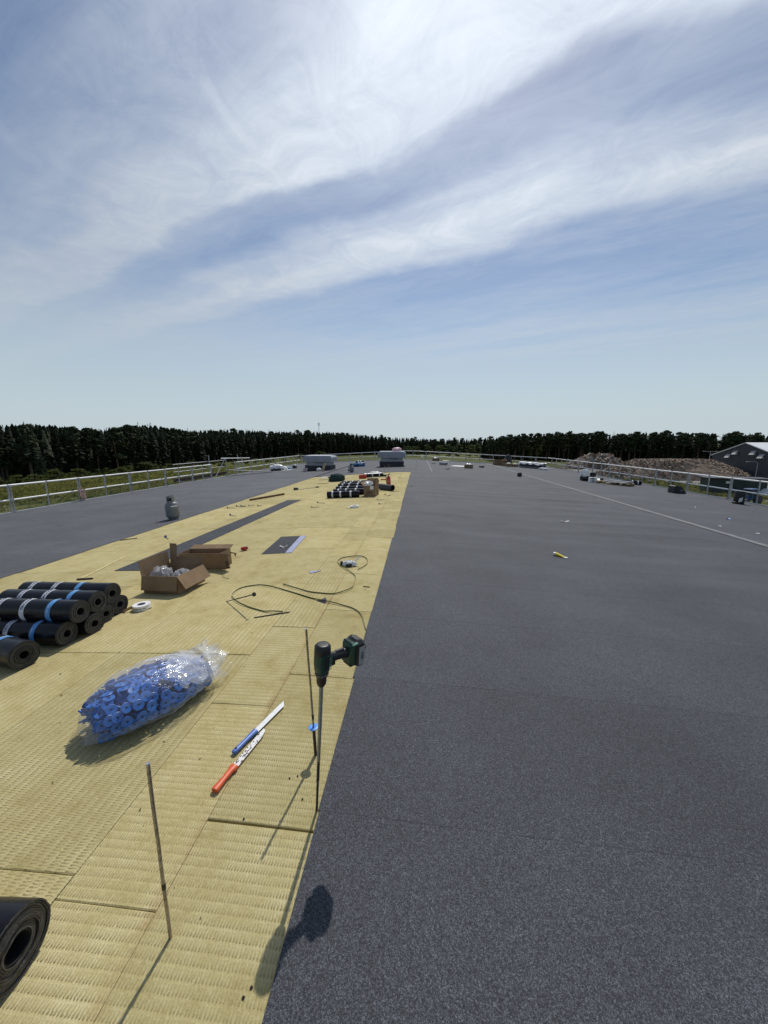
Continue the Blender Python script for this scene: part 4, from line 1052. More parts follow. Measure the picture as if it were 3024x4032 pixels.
bx1 = carton('cardboard_box', 'open brown cardboard box with clear bags inside and flaps hanging out', cen, yaw1, w1, d1, h1,
             {'f': (166, .165), 'r': (148, .17), 'l': (4, .17), 'b': (12, .10)}, mark=[('MMMM', .03, 'r', .03, .05)])
mb = MB(); hd, hw = d1 / 2, w1 / 2
mb.sheet([(-hw + .01, hd + .004, h1 + .05), (-hw + .11, hd + .004, h1 + .05), (-hw + .11, hd + .03, h1 + .255), (-hw + .012, hd + .03, h1 + .26)], .004); mb.build('torn_tab', 'card', bx1)
def puff(name, label, p, sx, sy, sz, m, seed, cat='bag', smooth=True, wr=.18, yaw=0.0, lift=0.0, sub=26, ridge=True):
    "crumpled film or cloth bundle: closed, creased, flattened where it rests"
    mb = MB(); n, k = sub, sub // 2; vs = []
    for j in range(k + 1):
        th = math.pi * j / k
        for i in range(n):
            w = 6.2832 * i / n; x, y, z = math.sin(th) * math.cos(w), math.sin(th) * math.sin(w), math.cos(th)
            rr = 1 + wr * (1 - abs(nz(x * 2.4 + seed, y * 2.4, z * 2.4)) * 3.2) * .8 + wr * .8 * nz(x * 5 + seed, y * 5, z * 5)
            X, Y, Z = x * rr * sx, y * rr * sy, z * rr * sz
            if Z < -sz * .62: Z = -sz * .62 + (Z + sz * .62) * .05
            vs.append((X, Y, Z + sz * .66))
    mb.add(vs, [(j * n + i, (j + 1) * n + i, (j + 1) * n + (i + 1) % n, j * n + (i + 1) % n) for j in range(k) for i in range(n)])
    o = mb.build(name, m, None, smooth=smooth)
    if smooth: o.data.set_sharp_from_angle(angle=R(28))
    put(o, Vector(p) + Vector((0, 0, lift)), yaw); tag(o, label, cat); return o
ly = lambda ox, oy: cen + Vector((math.cos(yaw1) * ox - math.sin(yaw1) * oy, math.sin(yaw1) * ox + math.cos(yaw1) * oy, 0))
puff('plastic_bag', 'clear crumpled plastic bag in the open cardboard box, left one', ly(-.12, -.06), .115, .14, .15, 'film_milky', 3, lift=.012, wr=.16)
puff('plastic_bag', 'clear crumpled plastic bag in the open cardboard box beside the hanging side flap', ly(.12, -.02), .11, .13, .13, 'film_milky', 8, lift=.012, wr=.16)
# torn second carton behind
p2 = gp(700, 2262); p2 = Vector((-2.93, 4.80, rz(-2.93)))
bx2 = carton('cardboard_box', 'torn empty cardboard box lying behind the open one, ripped flap sticking out', p2, R(-3), .62, .26, .22, {'b': (70, .10)}, mark=[('MMM', .04, 'f', -.02, .16)])
mb = MB(); t0 = [(.31, -.13, .0), (.31, -.13, .22), (.43, -.17, .232), (.52, -.205, .235), (.52, -.225, .215), (.47, -.205, .21), (.47, -.205, .17), (.48, -.21, .15), (.47, -.205, .12), (.485, -.21, .04), (.36, -.145, .0)]
mb.sheet(t0, .004); fl = mb.build('torn_flap', 'card', bx2)
mb = MB(); mb.sheet([(.50, -.22, .275), (.52, -.225, .25), (.60, -.27, .262), (.635, -.30, .225), (.655, -.30, .275)], .003); mb.build('peeled_liner', 'card_in', fl)
tv, tf = text_tris('US', .085); mb = MB(); mb.add([(.435 + y_ * .9, -.193 - y_ * .33 - .004, .085 + x_ * 1.0) for x_, y_, _ in tv], [f[::-1] for f in tf]); mb.build('lettering', 'ink', fl)
# lettered carton
A, B, Cc = gp(1433, 1955), gp(1475, 1955), gp(1497, 1941)
wv = B - A; yaw3 = math.atan2(wv.y, wv.x); w3, d3, h3 = .37, .46, .33
cen3 = A + Vector((math.cos(yaw3), math.sin(yaw3), 0)) * (w3 / 2) + Vector((-math.sin(yaw3), math.cos(yaw3), 0)) * (d3 / 2); cen3.z = rz(cen3.x)
bx3 = carton('cardboard_box', 'brown carton with dark SFS lettering and white film spilling from its top', cen3, yaw3, w3, d3, h3, {'b': (-4, .20), 'r': (8, .16), 'l': (40, .14)}, mark=[('SFS', .105, 'f', .0, .12), ('SFS', .105, 'r', .0, .12)])
mb = MB(); mb.box((.08, -d3 / 2 - .004, .27), (.11, .003, .10)); mb.build('paper_label', 'paper', bx3)
puff('plastic_film', 'white crumpled film on top of the lettered carton', cen3 + Vector((-.07, -.06, .26)), .13, .15, .12, 'white', 14, 'film', wr=.28)
# far small cartons
def small_carton(label, u, v, w, d, h, yaw=0.0, white=True, grp=None, lift=TOP):
    p = gp(u, v); p.y += d / 2; o = carton('carton', label, p, yaw, w, d, h, {'f': (150, .07), 'l': (120, .08)}, grp, lift=lift)
    if white: puff('plastic_film', 'white bunched film on ' + label, p + Vector((0, 0, h * .8)), w * .36, d * .36, .09, 'white', int(u), 'film', wr=.25)
    return o
small_carton('brown carton standing beside a flat white sheet', 1846, 1845, .58, .38, .27)
small_carton('brown carton nearest the far guard rail corner post', 1716, 1815, .66, .4, .26, R(5))
GB = 'brown cartons piled by the far guard rail'
small_carton('brown carton leaning left of the dark bin bag by the far guard rail', 1961, 1832, .75, .5, .50, R(8), False)
small_carton('low brown carton between the big carton and the dark bin bag', 1984, 1835, .42, .4, .28, R(-15), True)
small_carton('brown carton at the foot of the dark bin bag', 2005, 1838, .46, .4, .25, R(10), True)
small_carton('dark low carton between bin bag and white wrapped pack', 2030, 1839, .46, .4, .22, R(-5), True)

# ---------------------------------------------------------------- bag of blue washers
AX = Vector((.50, .866, 0)); LT = Vector((.866, -.50, 0)); BC = Vector((-1.63, 1.985, 0)); BC.z = rz(BC.x)
def bag_r(t):
    "half width and height of the bag along its length, t in -1..1"
    w = .235 * max(0.0, 1 - abs(t) ** 2.6) ** .5 * (1 - .24 * max(0, t)); h = (.25 - .03 * t) * max(0.0, 1 - abs(t) ** 3.0) ** .5
    return w, h
def bag_point(t, a, k=1.0):
    w, h = bag_r(t); return BC + AX * (t * .385) + LT * (math.cos(a) * w * k) + Vector((0, 0, (h * .5 + math.sin(a) * h * .5 * k)))
wm = MB(); wm.lathe([(.0, .0), (.005, .0), (.005, .003), (.0235, .0035), (.0245, .0055), (.022, .0075), (.006, .006), (.0045, .004), (.0, .004)], 18)
wm.lathe([(.0085, .0), (.0075, -.03), (.0055, -.058), (.002, -.062)], 8)
wme = wm.mesh('washer', 'washer', True); wme.set_sharp_from_angle(angle=R(40))
hm = MB(); hm.lathe([(0, .0078), (.0042, .0078)], 10); hole_me = hm.mesh('screw_hole', 'hole')
q = random.Random(77); pts_used = []
def place_washer(o, t, a, k, jitter=.38):
    p = bag_point(t, a, k); nr = (p - (BC + AX * (t * .36) + Vector((0, 0, bag_r(t)[1] * .35)))).normalized()
    nr = (nr + Vector((q.gauss(0, .35), q.gauss(0, .35), q.gauss(0, .3))) * jitter).normalized()
    o.location = p; o.rotation_euler = nr.to_track_quat('Z', 'Y').to_euler(); o.scale = (1.22,) * 3
cnt = 0; tries = 0
while cnt < 120 and tries < 4000:
    tries += 1
    t = q.uniform(-.84, .80); a = q.uniform(-.75, math.pi + .3); p = bag_point(t, a, .88)
    if p.z < rz(p.x) + .012 or any((p - z_).length < .036 for z_ in pts_used): continue
    pts_used.append(p); o = link('tube_washer', wme); place_washer(o, t, a, .88)
    h_ = link('screw_hole', hole_me, o); cnt += 1
    tag(o, 'blue plastic tube washer showing through the clear bag', 'washer', 'blue tube washers in the clear bag')
mb = MB(); vv = [v.co.copy() for v in wme.vertices]; ff = [tuple(p.vertices) for p in wme.polygons]
for i in range(640):
    t = q.uniform(-.84, .78); a = q.uniform(-.6, math.pi + .5); k = q.uniform(.25, .66); p = bag_point(t, a, k)
    if p.z < rz(p.x) + .02: p.z = rz(p.x) + .02
    m_ = Matrix.Translation(p) @ Vector((q.gauss(0, 1), q.gauss(0, 1), q.gauss(0, 1))).to_track_quat('Z', 'Y').to_matrix().to_4x4()
    mb.add([m_ @ v for v in vv], ff)
tag(mb.build('tube_washers', 'washer', kind='stuff', smooth=True), 'packed blue tube washers deeper in the clear bag', 'washers')
# the film itself: creased skin round the washers, open gathered end towards the strap
mb = MB(); nu, nv = 110, 60
def film(u, v):
    t = -1.0 + 2.22 * v; a = 2 * math.pi * u
    if t < .86:
        w, h = bag_r(max(-.985, min(.9, t))); f = 1.03
        c = BC + AX * (max(-1.0, t) * .385); ww, hh = w * f + .008, h * f + .006
    else:
        s_ = (t - .86) / .36; w, h = bag_r(.86); c = BC + AX * (t * .375); ww = w * (1.03 + .10 * s_) + .01; hh = h * (1.03 + .12 * s_) + .012
    cr = abs(nz(u * 7.5, v * 1.6, 3.3)); cr2 = abs(nz(u * 16 + v * 3, v * 5.5, 8.1)); cr3 = abs(nz(u * 4 - v * 6, v * 7 + u * 3, 5.0))
    k = 1 + .10 - .20 * min(.5, cr) * 1.5 + .05 * cr2 - .10 * min(.35, cr3)
    x = math.cos(a); z = math.sin(a)
    p = c + LT * (x * ww * k) + Vector((0, 0, hh * .5 + z * hh * .5 * k + .002))
    if t > .86: p += Vector((0, 0, .03 * (t - .86) * 3 * (1 if z > 0 else .1))) + Vector((nz(u * 9, v * 9, 1), nz(u * 9, v * 9, 4), nz(u * 9, v * 9, 7))) * .045 * (t - .86) / .36
    p.z = max(p.z, rz(p.x) + .003 + .002 * cr2)
    return tuple(p)
mb.grid(film, nu, nv)
bagf = mb.build('plastic_bag', 'film', None, smooth=True); bagf.data.set_sharp_from_angle(angle=R(24))
tag(bagf, 'large clear plastic bag filled with blue washers, lying on the boards', 'bag')
# doubled film over the upper side, folded back from the open end
mb = MB()
def fold(u, v):
    v0 = .44 + .16 * nz(u * 3.1, 2.2, 7) + .07 * nz(u * 9, 5, 1) + .10 * (2 * u - 1) ** 2; vv = v0 + (.97 - v0) * v; ue = .03 * nz(v * 6, 3, 9)
    p = Vector(film(.04 + ue + .44 * u, vv)); c = BC + AX * ((-1 + 2.22 * vv) * .385) + Vector((0, 0, .10))
    d_ = p - c; return tuple(c + d_ * (1.012 + .03 * min(1, 6 * v) * (.6 + abs(nz(u * 6, v * 9, 6))) + .02 * nz(u * 15, v * 4, 2)))
mb.grid(fold, 60, 40); fd = mb.build('folded_film', 'film_milky', bagf, smooth=True); fd.data.set_sharp_from_angle(angle=R(20))
# crumpled neck, denser film
mb = MB()
def neck(u, v):
    a = 2 * math.pi * u; s_ = v; c = BC + AX * (.14 + .25 * s_) + Vector((0, 0, .115 + .055 * s_))
    rr = (.145 + .02 * math.sin(3.1 * s_) - .03 * s_) * (1 + .30 * nz(u * 8, v * 2.2, 9) + .12 * nz(u * 18, v * 6, 2))
    p = c + LT * (math.cos(a) * rr * 1.15) + Vector((0, 0, math.sin(a) * rr * .62)) + Vector((nz(u * 7, v * 7, 1), nz(u * 7, v * 7, 5), nz(u * 7, v * 7, 9))) * .03
    p.z = max(p.z, rz(p.x) + .006); return tuple(p)
mb.grid(neck, 70, 22); nk = mb.build('gathered_neck', 'film_milky', bagf, smooth=True); nk.data.set_sharp_from_angle(angle=R(22))

# ---------------------------------------------------------------- knives
def knife(label, heel, bol, tip, blade_m, handle_m, hook, serr):
    a, b, c = gp(*heel), gp(*bol), gp(*tip); d = (c - a); yaw = math.atan2(d.y, d.x); L_ = d.length; lb = (b - a).length
    o = thing('insulation_knife', label, 'knife', a + Vector((0, 0, .002)), yaw)
    mb = MB(); w = .034; pts = []
    n = 34
    if hook:                # blue: square clipped tip
        pts = [(lb - .012, -w * .48), (L_ - .035, -w * .5), (L_, w * .42), (L_ - .008, w * .5), (lb - .012, w * .5)]
        up = [(lb + (L_ - .03 - lb) * i / n, w * (.5 if i % 2 else .43)) for i in range(n, 0, -1)]; pts = pts[:3] + up + [(lb - .012, w * .5)]
    else:
        lo = [(lb + (L_ - lb) * i / n, -w * .5 * (1 if i < n * .8 else max(.05, (1 - (i / n - .8) / .2 * .9))) * (1 if i % 2 else .9)) for i in range(n)]
        pts = [(lb - .012, -w * .5)] + lo + [(L_, w * .35), (L_ - .05, w * .5), (lb - .012, w * .5)]
    mb.prism(pts, .008, .0098); bl = mb.build('blade', blade_m, o)
    mb = MB(); hs = .016
    prof = [(-.002, .0125), (.006, .0165), (.03, .0145), (lb * .55, .0135), (lb * .85, .0165), (lb, .019), (lb + .006, .018)]
    if not hook: prof = [(-.002, .017), (.008, .0205), (.025, .017), (lb * .5, .0145), (lb * .8, .0165), (lb - .01, .0225), (lb + .008, .0225)]
    n2 = 12; vs = []
    for x, rr in prof:
        for k in range(n2): w_ = 6.2832 * k / n2; vs.append((x, math.cos(w_) * rr, .0125 + math.sin(w_) * min(.0125, rr * .72)))
    fs = [(j * n2 + k, (j + 1) * n2 + k, (j + 1) * n2 + (k + 1) % n2, j * n2 + (k + 1) % n2) for j in range(len(prof) - 1) for k in range(n2)]
    fs += [tuple(range(n2)), tuple(range((len(prof) - 1) * n2, len(prof) * n2))[::-1]]
    mb.add(vs, [f[::-1] for f in fs]); hd_ = smooth_angle(mb.build('handle', handle_m, o), 45)
    if hook:
        mb = MB(); mb.lathe([(0, .0262), (.0055, .0262)], 12, 0, Matrix.Translation((.017, .0, 0))); mb.build('hanging_hole', 'hole', hd_)
    else:
        q = random.Random(4)
        mb = MB()
        for i in range(46):
            x = q.uniform(lb + .02, L_ - .02); y_ = q.uniform(-w * .42, w * .42); s_ = q.uniform(.0012, .0042)
            mb.add([(x + math.cos(k * 1.047) * s_ * 2.0, y_ + math.sin(k * 1.047) * s_, .0102) for k in range(6)], [tuple(range(6))], q.choice((0, 0, 1)))
        mb.build('tar_spots', [mat('tar_spot', (.10, .085, .07), .7), mat('rust_spot', (.16, .06, .02), .7)], bl, kind='stuff')
knife('insulation knife with a blue handle and clean clipped blade', (921, 2972), (1002, 2888), (1124, 2769), 'blade', 'bluehandle', True, False)
knife('serrated insulation knife with an orange handle and tar-spotted blade', (846, 3122), (920, 3030), (1046, 2877), 'rust', 'orange', False, True)

# ---------------------------------------------------------------- upright rods and drill
def upright(b, t):
    p = gp(*b); k = ray(*t); s_ = math.hypot(p.x, p.y) / math.hypot(k.x, k.y); return p, EYEV + k * s_
def rod(label, b, t, r_=.0055, sleeve=False, far=False):
    p, tp = upright(b, t); o = thing('steel_rod', label, 'rod', p, 0, flat=True); d = tp - p
    mb = MB(); n = 7; mb.tube([d * (-.04) + Vector((0, 0, 0))] + [d * (i / n) + Vector((.0008 * math.sin(i * 2), 0, 0)) for i in range(n + 1)], r_, 10); smooth_angle(mb.build('shank', 'rod', o), 50)
    if not far:
        mb = MB(); mb.tube([d * .995, d * 1.006], r_ * 1.12, 10); mb.build('cut_end', 'steel', o)
        mb = MB(); mb.tube([d * .30, d * .335], r_ * 1.15, 10); mb.build('dark_mark', 'rod_dark', o)
    return o, p, d
rod('slim steel rod standing upright in the board near the single bitumen roll', (671, 3692), (582, 3010))
o2, p2_, d2_ = rod('steel rod standing upright behind the drill, blue washer threaded on it', (1243, 2971), (1205, 2478))
mb = MB(); mb.tube([d2_ * .0, d2_ * .225], .0085, 10); smooth_angle(mb.build('black_sleeve', 'rubber', o2), 50)
ws = link('washer_on_rod', None) if False else None
mb = MB(); mb.lathe([(.006, -.002), (.0255, -.001), (.0265, .002), (.022, .0045), (.012, .003), (.006, .003)], 28); wsh = smooth_angle(mb.build('tube_washer', 'washer_lit'), 40)
pw = p2_ + d2_ * .23; wsh.location = pw; wsh.rotation_euler = (d2_.to_track_quat('Z', 'Y')).to_euler()
tag(wsh, 'bright blue round washer threaded on the upright rod behind the drill', 'washer')
rod('thin far rod standing upright beside the fire extinguisher', (1515, 1872), (1515, 1834), .008, far=True); rod('taller thin far rod standing upright behind the fire extinguisher', (1531, 1867), (1531, 1829), .008, far=True)

def drill():
    b, t = (1247, 3190), (1266, 2700); p = gp(*b); tp = p + Vector((.037, .012, .62))
    d = tp - p; zax = d.normalized()
    o = thing('cordless_drill', 'dark green cordless drill standing on its long bit, driven into the board', 'drill', p, 0, flat=True)
    yaw = R(47); xax = Vector((math.cos(yaw), math.sin(yaw), 0)); xax = (xax - zax * xax.dot(zax)).normalized(); yax = zax.cross(xax)
    Mx = Matrix(((xax.x, yax.x, zax.x, tp.x - p.x), (xax.y, yax.y, zax.y, tp.y - p.y), (xax.z, yax.z, zax.z, tp.z - p.z), (0, 0, 0, 1)))
    # bit: dark tip, spiral part, grey extension tube
    mb = MB(); mb.tube([d * -.03, d * .26], .0055, 10); smooth_angle(mb.build('bit_tip', 'rod_dark', o), 50)
    mb = MB(); hel = []
    for i in range(90): w = i * .62; hel.append(d * (.24 + .17 * i / 90) + xax * math.cos(w) * .0052 + yax * math.sin(w) * .0052)
    mb.tube(hel, .0028, 5); mb.tube([d * .24, d * .41], .004, 8); smooth_angle(mb.build('bit_flute', 'rod_dark', o), 60)
    mb = MB(); mb.tube([d * .40, d * .42, d * .70, d * 1.03], [.0065, .0075, .0085, .0088], 12); smooth_angle(mb.build('extension_tube', 'rod_mid', o), 50)
    # chuck and body, along +z from the bit
    mb = MB(); mb.lathe([(.010, -.004), (.014, .0), (.0195, .010), (.0215, .022), (.0215, .045)], 24, 0, Mx); smooth_angle(mb.build('chuck', 'chuck', o), 40)
    mb = MB(); mb.lathe([(.0235, .044), (.0255, .047), (.0285, .060), (.0285, .068), (.027, .070)], 24, 0, Mx); col = smooth_angle(mb.build('torque_collar', 'black', o), 40)
    for k in range(12):
        w = k * 6.2832 / 12; mb = MB(); c = Mx @ Vector((math.cos(w) * .0284, math.sin(w) * .0284, .0585)); mb.tube([Mx @ Vector((math.cos(w + dd) * .0288, math.sin(w + dd) * .0288, zz)) for dd, zz in ((-.10, .053), (-.10, .060), (0, .063), (.10, .060), (.10, .053))], .0011, 4); mb.build('collar_mark', 'greyboard', col)
    def sect(prof, nm, m, sq=1.0):
        mb = MB(); n = 24; vs = []
        for (rx, ry_, z) in prof:
            for k in range(n):
                w = 6.2832 * k / n; c, s_ = math.cos(w), math.sin(w); e = .82
                vs.append(Mx @ Vector((math.copysign(abs(c) ** e, c) * rx, math.copysign(abs(s_) ** e, s_) * ry_, z)))
        fs = [(j * n + k, j * n + (k + 1) % n, (j + 1) * n + (k + 1) % n, (j + 1) * n + k) for j in range(len(prof) - 1) for k in range(n)] + [tuple(range(n - 1, -1, -1)), tuple(range((len(prof) - 1) * n, len(prof) * n))]
        mb.add(vs, fs); return smooth_angle(mb.build(nm, m, o), 45)
    bd = sect([(.027, .027, .069), (.031, .030, .074), (.033, .0315, .100), (.034, .0315, .128), (.033, .031, .152)], 'body', 'dkgreen')
    sect([(.0335, .0315, .150), (.0335, .0315, .165), (.032, .030, .184), (.026, .025, .1905), (.018, .017, .1915)], 'motor_cap', 'black')
    mb = MB()
    for s_ in (-1, 1): mb.box((Mx @ Vector((.002, s_ * .0312, .115))), (.020, .004, .055), Mx.to_3x3())
    mb.build('side_plate', 'black', bd)
    tv, tf = text_tris('HiKOKI', .017); mb = MB(); mb.add([Mx @ Vector((.022 - y_ * -1 * .9, -.0322, .112 + x_)) for x_, y_, _ in tv], tf + [f[::-1] for f in tf]); mb.build('lettering', 'lightgreen', bd)
    # handle runs out from the body along +x, then the battery foot
    mb = MB(); n = 14; pts = [(.022, .118, .020, .026), (.045, .116, .018, .023), (.075, .114, .0165, .0205), (.105, .112, .017, .021), (.130, .111, .021, .027)]; vs = []
    for (x, z, ry_, rz_) in pts:
        for k in range(n): w = 6.2832 * k / n; vs.append(Mx @ Vector((x + math.sin(w) * .003, math.cos(w) * ry_, z + math.sin(w) * rz_)))
    mb.add(vs, [(j * n + k, j * n + (k + 1) % n, (j + 1) * n + (k + 1) % n, (j + 1) * n + k)[::-1] for j in range(len(pts) - 1) for k in range(n)]); hn = smooth_angle(mb.build('handle', 'black', o), 50)
    mb = MB(); mb.bevbox(Mx @ Vector((.050, 0, .086)), (.030, .017, .020), .004, Mx.to_3x3()); mb.build('trigger', 'rubber', hn)
    mb = MB(); mb.bevbox(Mx @ Vector((.088, 0, .1355)), (.045, .014, .006), .002, Mx.to_3x3()); mb.build('grip_rib', 'rubber', hn)
    mb = MB(); mb.bevbox(Mx @ Vector((.140, 0, .106)), (.034, .080, .112), .013, Mx.to_3x3()); ft = mb.build('battery_foot', 'dkgreen', o)
    mb = MB(); mb.bevbox(Mx @ Vector((.176, 0, .104)), (.052, .090, .128), .014, Mx.to_3x3()); bt = mb.build('battery', 'black', o)
    mb = MB(); mb.box(Mx @ Vector((.178, -.0455, .100)), (.030, .002, .085), Mx.to_3x3()); lb = mb.build('battery_label', 'greyboard', bt)
    tv, tf = text_tris('36V', .024); mb = MB(); mb.add([Mx @ Vector((.178 + y_, -.0472, .100 + x_)) for x_, y_, _ in tv], tf + [f[::-1] for f in tf]); mb.build('lettering', 'ink', bt)
    mb = MB(); mb.bevbox(Mx @ Vector((.150, -.030, .154)), (.036, .014, .012), .004, Mx.to_3x3()); mb.build('latch', 'lightgreen', bt)
    mb = MB(); mb.tube([Mx @ Vector((.196 + .026 * math.sin(k * math.pi / 8), -.012, .112 + .024 * math.cos(k * math.pi / 8))) for k in range(9)], .0032, 6, flat=(1.8, .6)); smooth_angle(mb.build('belt_loop', 'rubber', bt), 60)
drill()

# ---------------------------------------------------------------- straps
def catmull(P, n=8):
    out = []; P = [P[0]] + P + [P[-1]]
    for i in range(1, len(P) - 2):
        a, b, c, d = P[i - 1], P[i], P[i + 1], P[i + 2]
        for k in range(n):
            t = k / n; out.append(.5 * ((2 * b) + (c - a) * t + (2 * a - 5 * b + 4 * c - d) * t * t + (3 * b - a - 3 * c + d) * t ** 3))
    return out + [P[-2]]
def strap(label, pxs):
    P = [gp(840 + x / 2.37, 2150 + y / 2.37) for x, y in pxs]; P = catmull(P); mb = MB(); hh = .013; tk = .0012; vs = []
    for i, p in enumerate(P):
        t = (P[min(i + 1, len(P) - 1)] - P[max(0, i - 1)]).normalized(); nn = Vector((-t.y, t.x, 0)); lean = nn * (.004 * math.sin(i * .11)); lift = Vector((0, 0, .002 + max(0, .008 * math.sin(i * .19))))
        vs += [p + nn * tk + lift, p - nn * tk + lift, p - nn * tk + lean + lift + Vector((0, 0, hh)), p + nn * tk + lean + lift + Vector((0, 0, hh))]
    fs = []
    for i in range(len(P) - 1):
        for e in range(4): fs.append((i * 4 + e, i * 4 + (e + 1) % 4, i * 4 + 4 + (e + 1) % 4, i * 4 + 4 + e))
    fs += [(3, 2, 1, 0), tuple(len(P) * 4 - 4 + e for e in range(4))]
    mb.add(vs, [f[::-1] for f in fs]); o = mb.build('packing_strap', 'strap', smooth=False); tag(o, label, 'strap')
strap('green packing strap in a wide loop running to the membrane edge', [(650, 620), (560, 620), (480, 615), (400, 595), (330, 575), (220, 530), (172, 470), (230, 410), (330, 380), (450, 375), (600, 400), (750, 440), (880, 480), (1010, 515), (1150, 545), (1280, 580), (1350, 620), (1385, 670), (1410, 740), (1435, 805)])
strap('green packing strap curling round the small bag of black bits', [(650, 360), (760, 400), (880, 430), (1000, 445), (1120, 450), (1220, 430), (1295, 390), (1320, 330), (1322, 280), (1250, 225), (1190, 185), (1160, 150), (1200, 115), (1290, 103), (1390, 103), (1430, 125), (1435, 165), (1400, 200), (1345, 232)])

# ---------------------------------------------------------------- flat pieces
def flat_piece(name, label, pxs, m, cat, t=.004, lift=.001, group=None, curl=0.0, off=0.0):
    P = [gp(*p) for p in pxs]; c = sum(P, Vector()) / len(P); c.z = rz(c.x) + lift + off
    mb = MB(); n = len(P)
    area = sum(P[i].x * P[(i + 1) % n].y - P[(i + 1) % n].x * P[i].y for i in range(n))
    if area < 0: P = P[::-1]
    vs = [(p.x - c.x, p.y - c.y, rz(p.x) + lift + off - c.z + (curl * ((p - P[0]).length))) for p in P]; vs2 = [(x, y_, z + t) for x, y_, z in vs]
    mb.add(vs + vs2, [tuple(range(n - 1, -1, -1)), tuple(range(n, 2 * n))] + [(i, (i + 1) % n, n + (i + 1) % n, n + i) for i in range(n)])
    o = mb.build(name, m); o.location = c; tag(o, label, cat, group); return o
flat_piece('membrane_strip', 'long narrow dark membrane strip laid over the yellow boards behind the boxes', [(450, 2248), (568, 2247), (1187, 1968), (1131, 1970)], 'membrane2', 'membrane')
oc = flat_piece('membrane_offcut', 'dark square membrane offcut with a lilac selvedge', [(1029, 2183), (1148, 2177), (1207, 2110), (1107, 2114)], 'membrane2', 'membrane')
P = [gp(*p) for p in ((1122, 2178.5), (1148, 2177), (1207, 2110), (1183, 2111))]; mb = MB(); mb.add([p - oc.location + Vector((0, 0, .0066)) for p in P], [(0, 1, 2, 3)]); mb.build('selvedge', 'lilac', oc)
flat_piece('membrane_scrap', 'pale lilac wedge-shaped scrap lying on the ribbed boards', [(1217, 2250), (1222, 2259), (1258, 2250), (1264, 2247), (1246, 2249)], 'lilac', 'scrap', .006)
flat_piece('membrane_scrap', 'grey triangular scrap lying under the green strap', [(1246, 2367), (1280, 2378), (1286, 2370), (1284, 2354), (1262, 2362)], 'membrane2', 'scrap', .004)
flat_piece('membrane_scrap', 'small grey rectangular sheet behind the teal jacket', [(1262, 1882), (1283, 1882), (1291, 1876), (1272, 1876)], 'greyboard', 'scrap')
flat_piece('white_sheet', 'flat white sheet on the far membrane beside a carton', [(1771, 1836.5), (1826, 1839.5), (1828, 1835.5), (1790, 1834)], 'paper', 'sheet', .02, off=TOP)
flat_piece('white_sheet', 'white panel lying by the carton at the far guard rail', [(1740, 1814.5), (1767, 1817), (1768, 1815), (1745, 1813)], 'paper', 'sheet', .02, off=TOP)
flat_piece('white_sheet', 'white sheet of paper behind the black bucket on the right edge', [(2349, 1890), (2361, 1893), (2363, 1885), (2349, 1884)], 'paper', 'sheet', .004, off=TOP)
flat_piece('paper_scrap', 'thin pale paper scrap on the membrane near the wide pale seam', [(2826, 2073), (2842, 2075), (2836, 2072)], 'paper', 'scrap', .003, off=TOP)
flat_piece('paper_scrap', 'tiny white scrap on the membrane before the black bin', [(2734, 1998), (2741, 1999.5), (2739, 1997)], 'paper', 'scrap', .004, off=TOP)
flat_piece('paper_scrap', 'pale scrap on the membrane past the wide pale seam', [(2972, 2102), (2992, 2104), (2986, 2101)], 'paper', 'scrap', .003, off=TOP)
flat_piece('foil_scrap', 'small dark scrap lying on the membrane beside the yellow strip edge', [(1612, 1916), (1624, 1914), (1626, 1912), (1618, 1913)], 'rod_dark', 'scrap', .012, off=TOP)
# curled grey scrap on the right sheet and on the offcut
def curl_scrap(label, u, v, L_, yaw, off, m='greyboard'):
    p = gp(u, v); off += max(0, buckle(p.x, p.y)) if p.x > 0 else 0; mb = MB(); mb.grid(lambda a, b: ((a - .5) * L_, (b - .5) * L_ * .35, .004 + .03 * (2 * a - 1) ** 2 * (.4 + .6 * b) + .006 * math.sin(9 * a)), 10, 4)
    mb.grid(lambda a, b: ((.5 - a) * L_, (b - .5) * L_ * .35, .001 + .03 * (2 * a - 1) ** 2 * (.4 + .6 * b) + .006 * math.sin(9 * (1 - a))), 10, 4)
    o = mb.build('curled_scrap', m, smooth=True); put(o, p + Vector((0, 0, off)), yaw); tag(o, label, 'scrap'); return o
curl_scrap('curled silvery scrap lying alone on the right membrane', 2224, 2060, .19, R(10), TOP)
curl_scrap('small curled silver foil lying on the lilac-edged offcut', 1117, 2156, .12, R(8), .007)
curl_scrap('small blue scrap on the membrane beyond the pale seam', 2868, 2046, .14, R(20), TOP, 'washer')

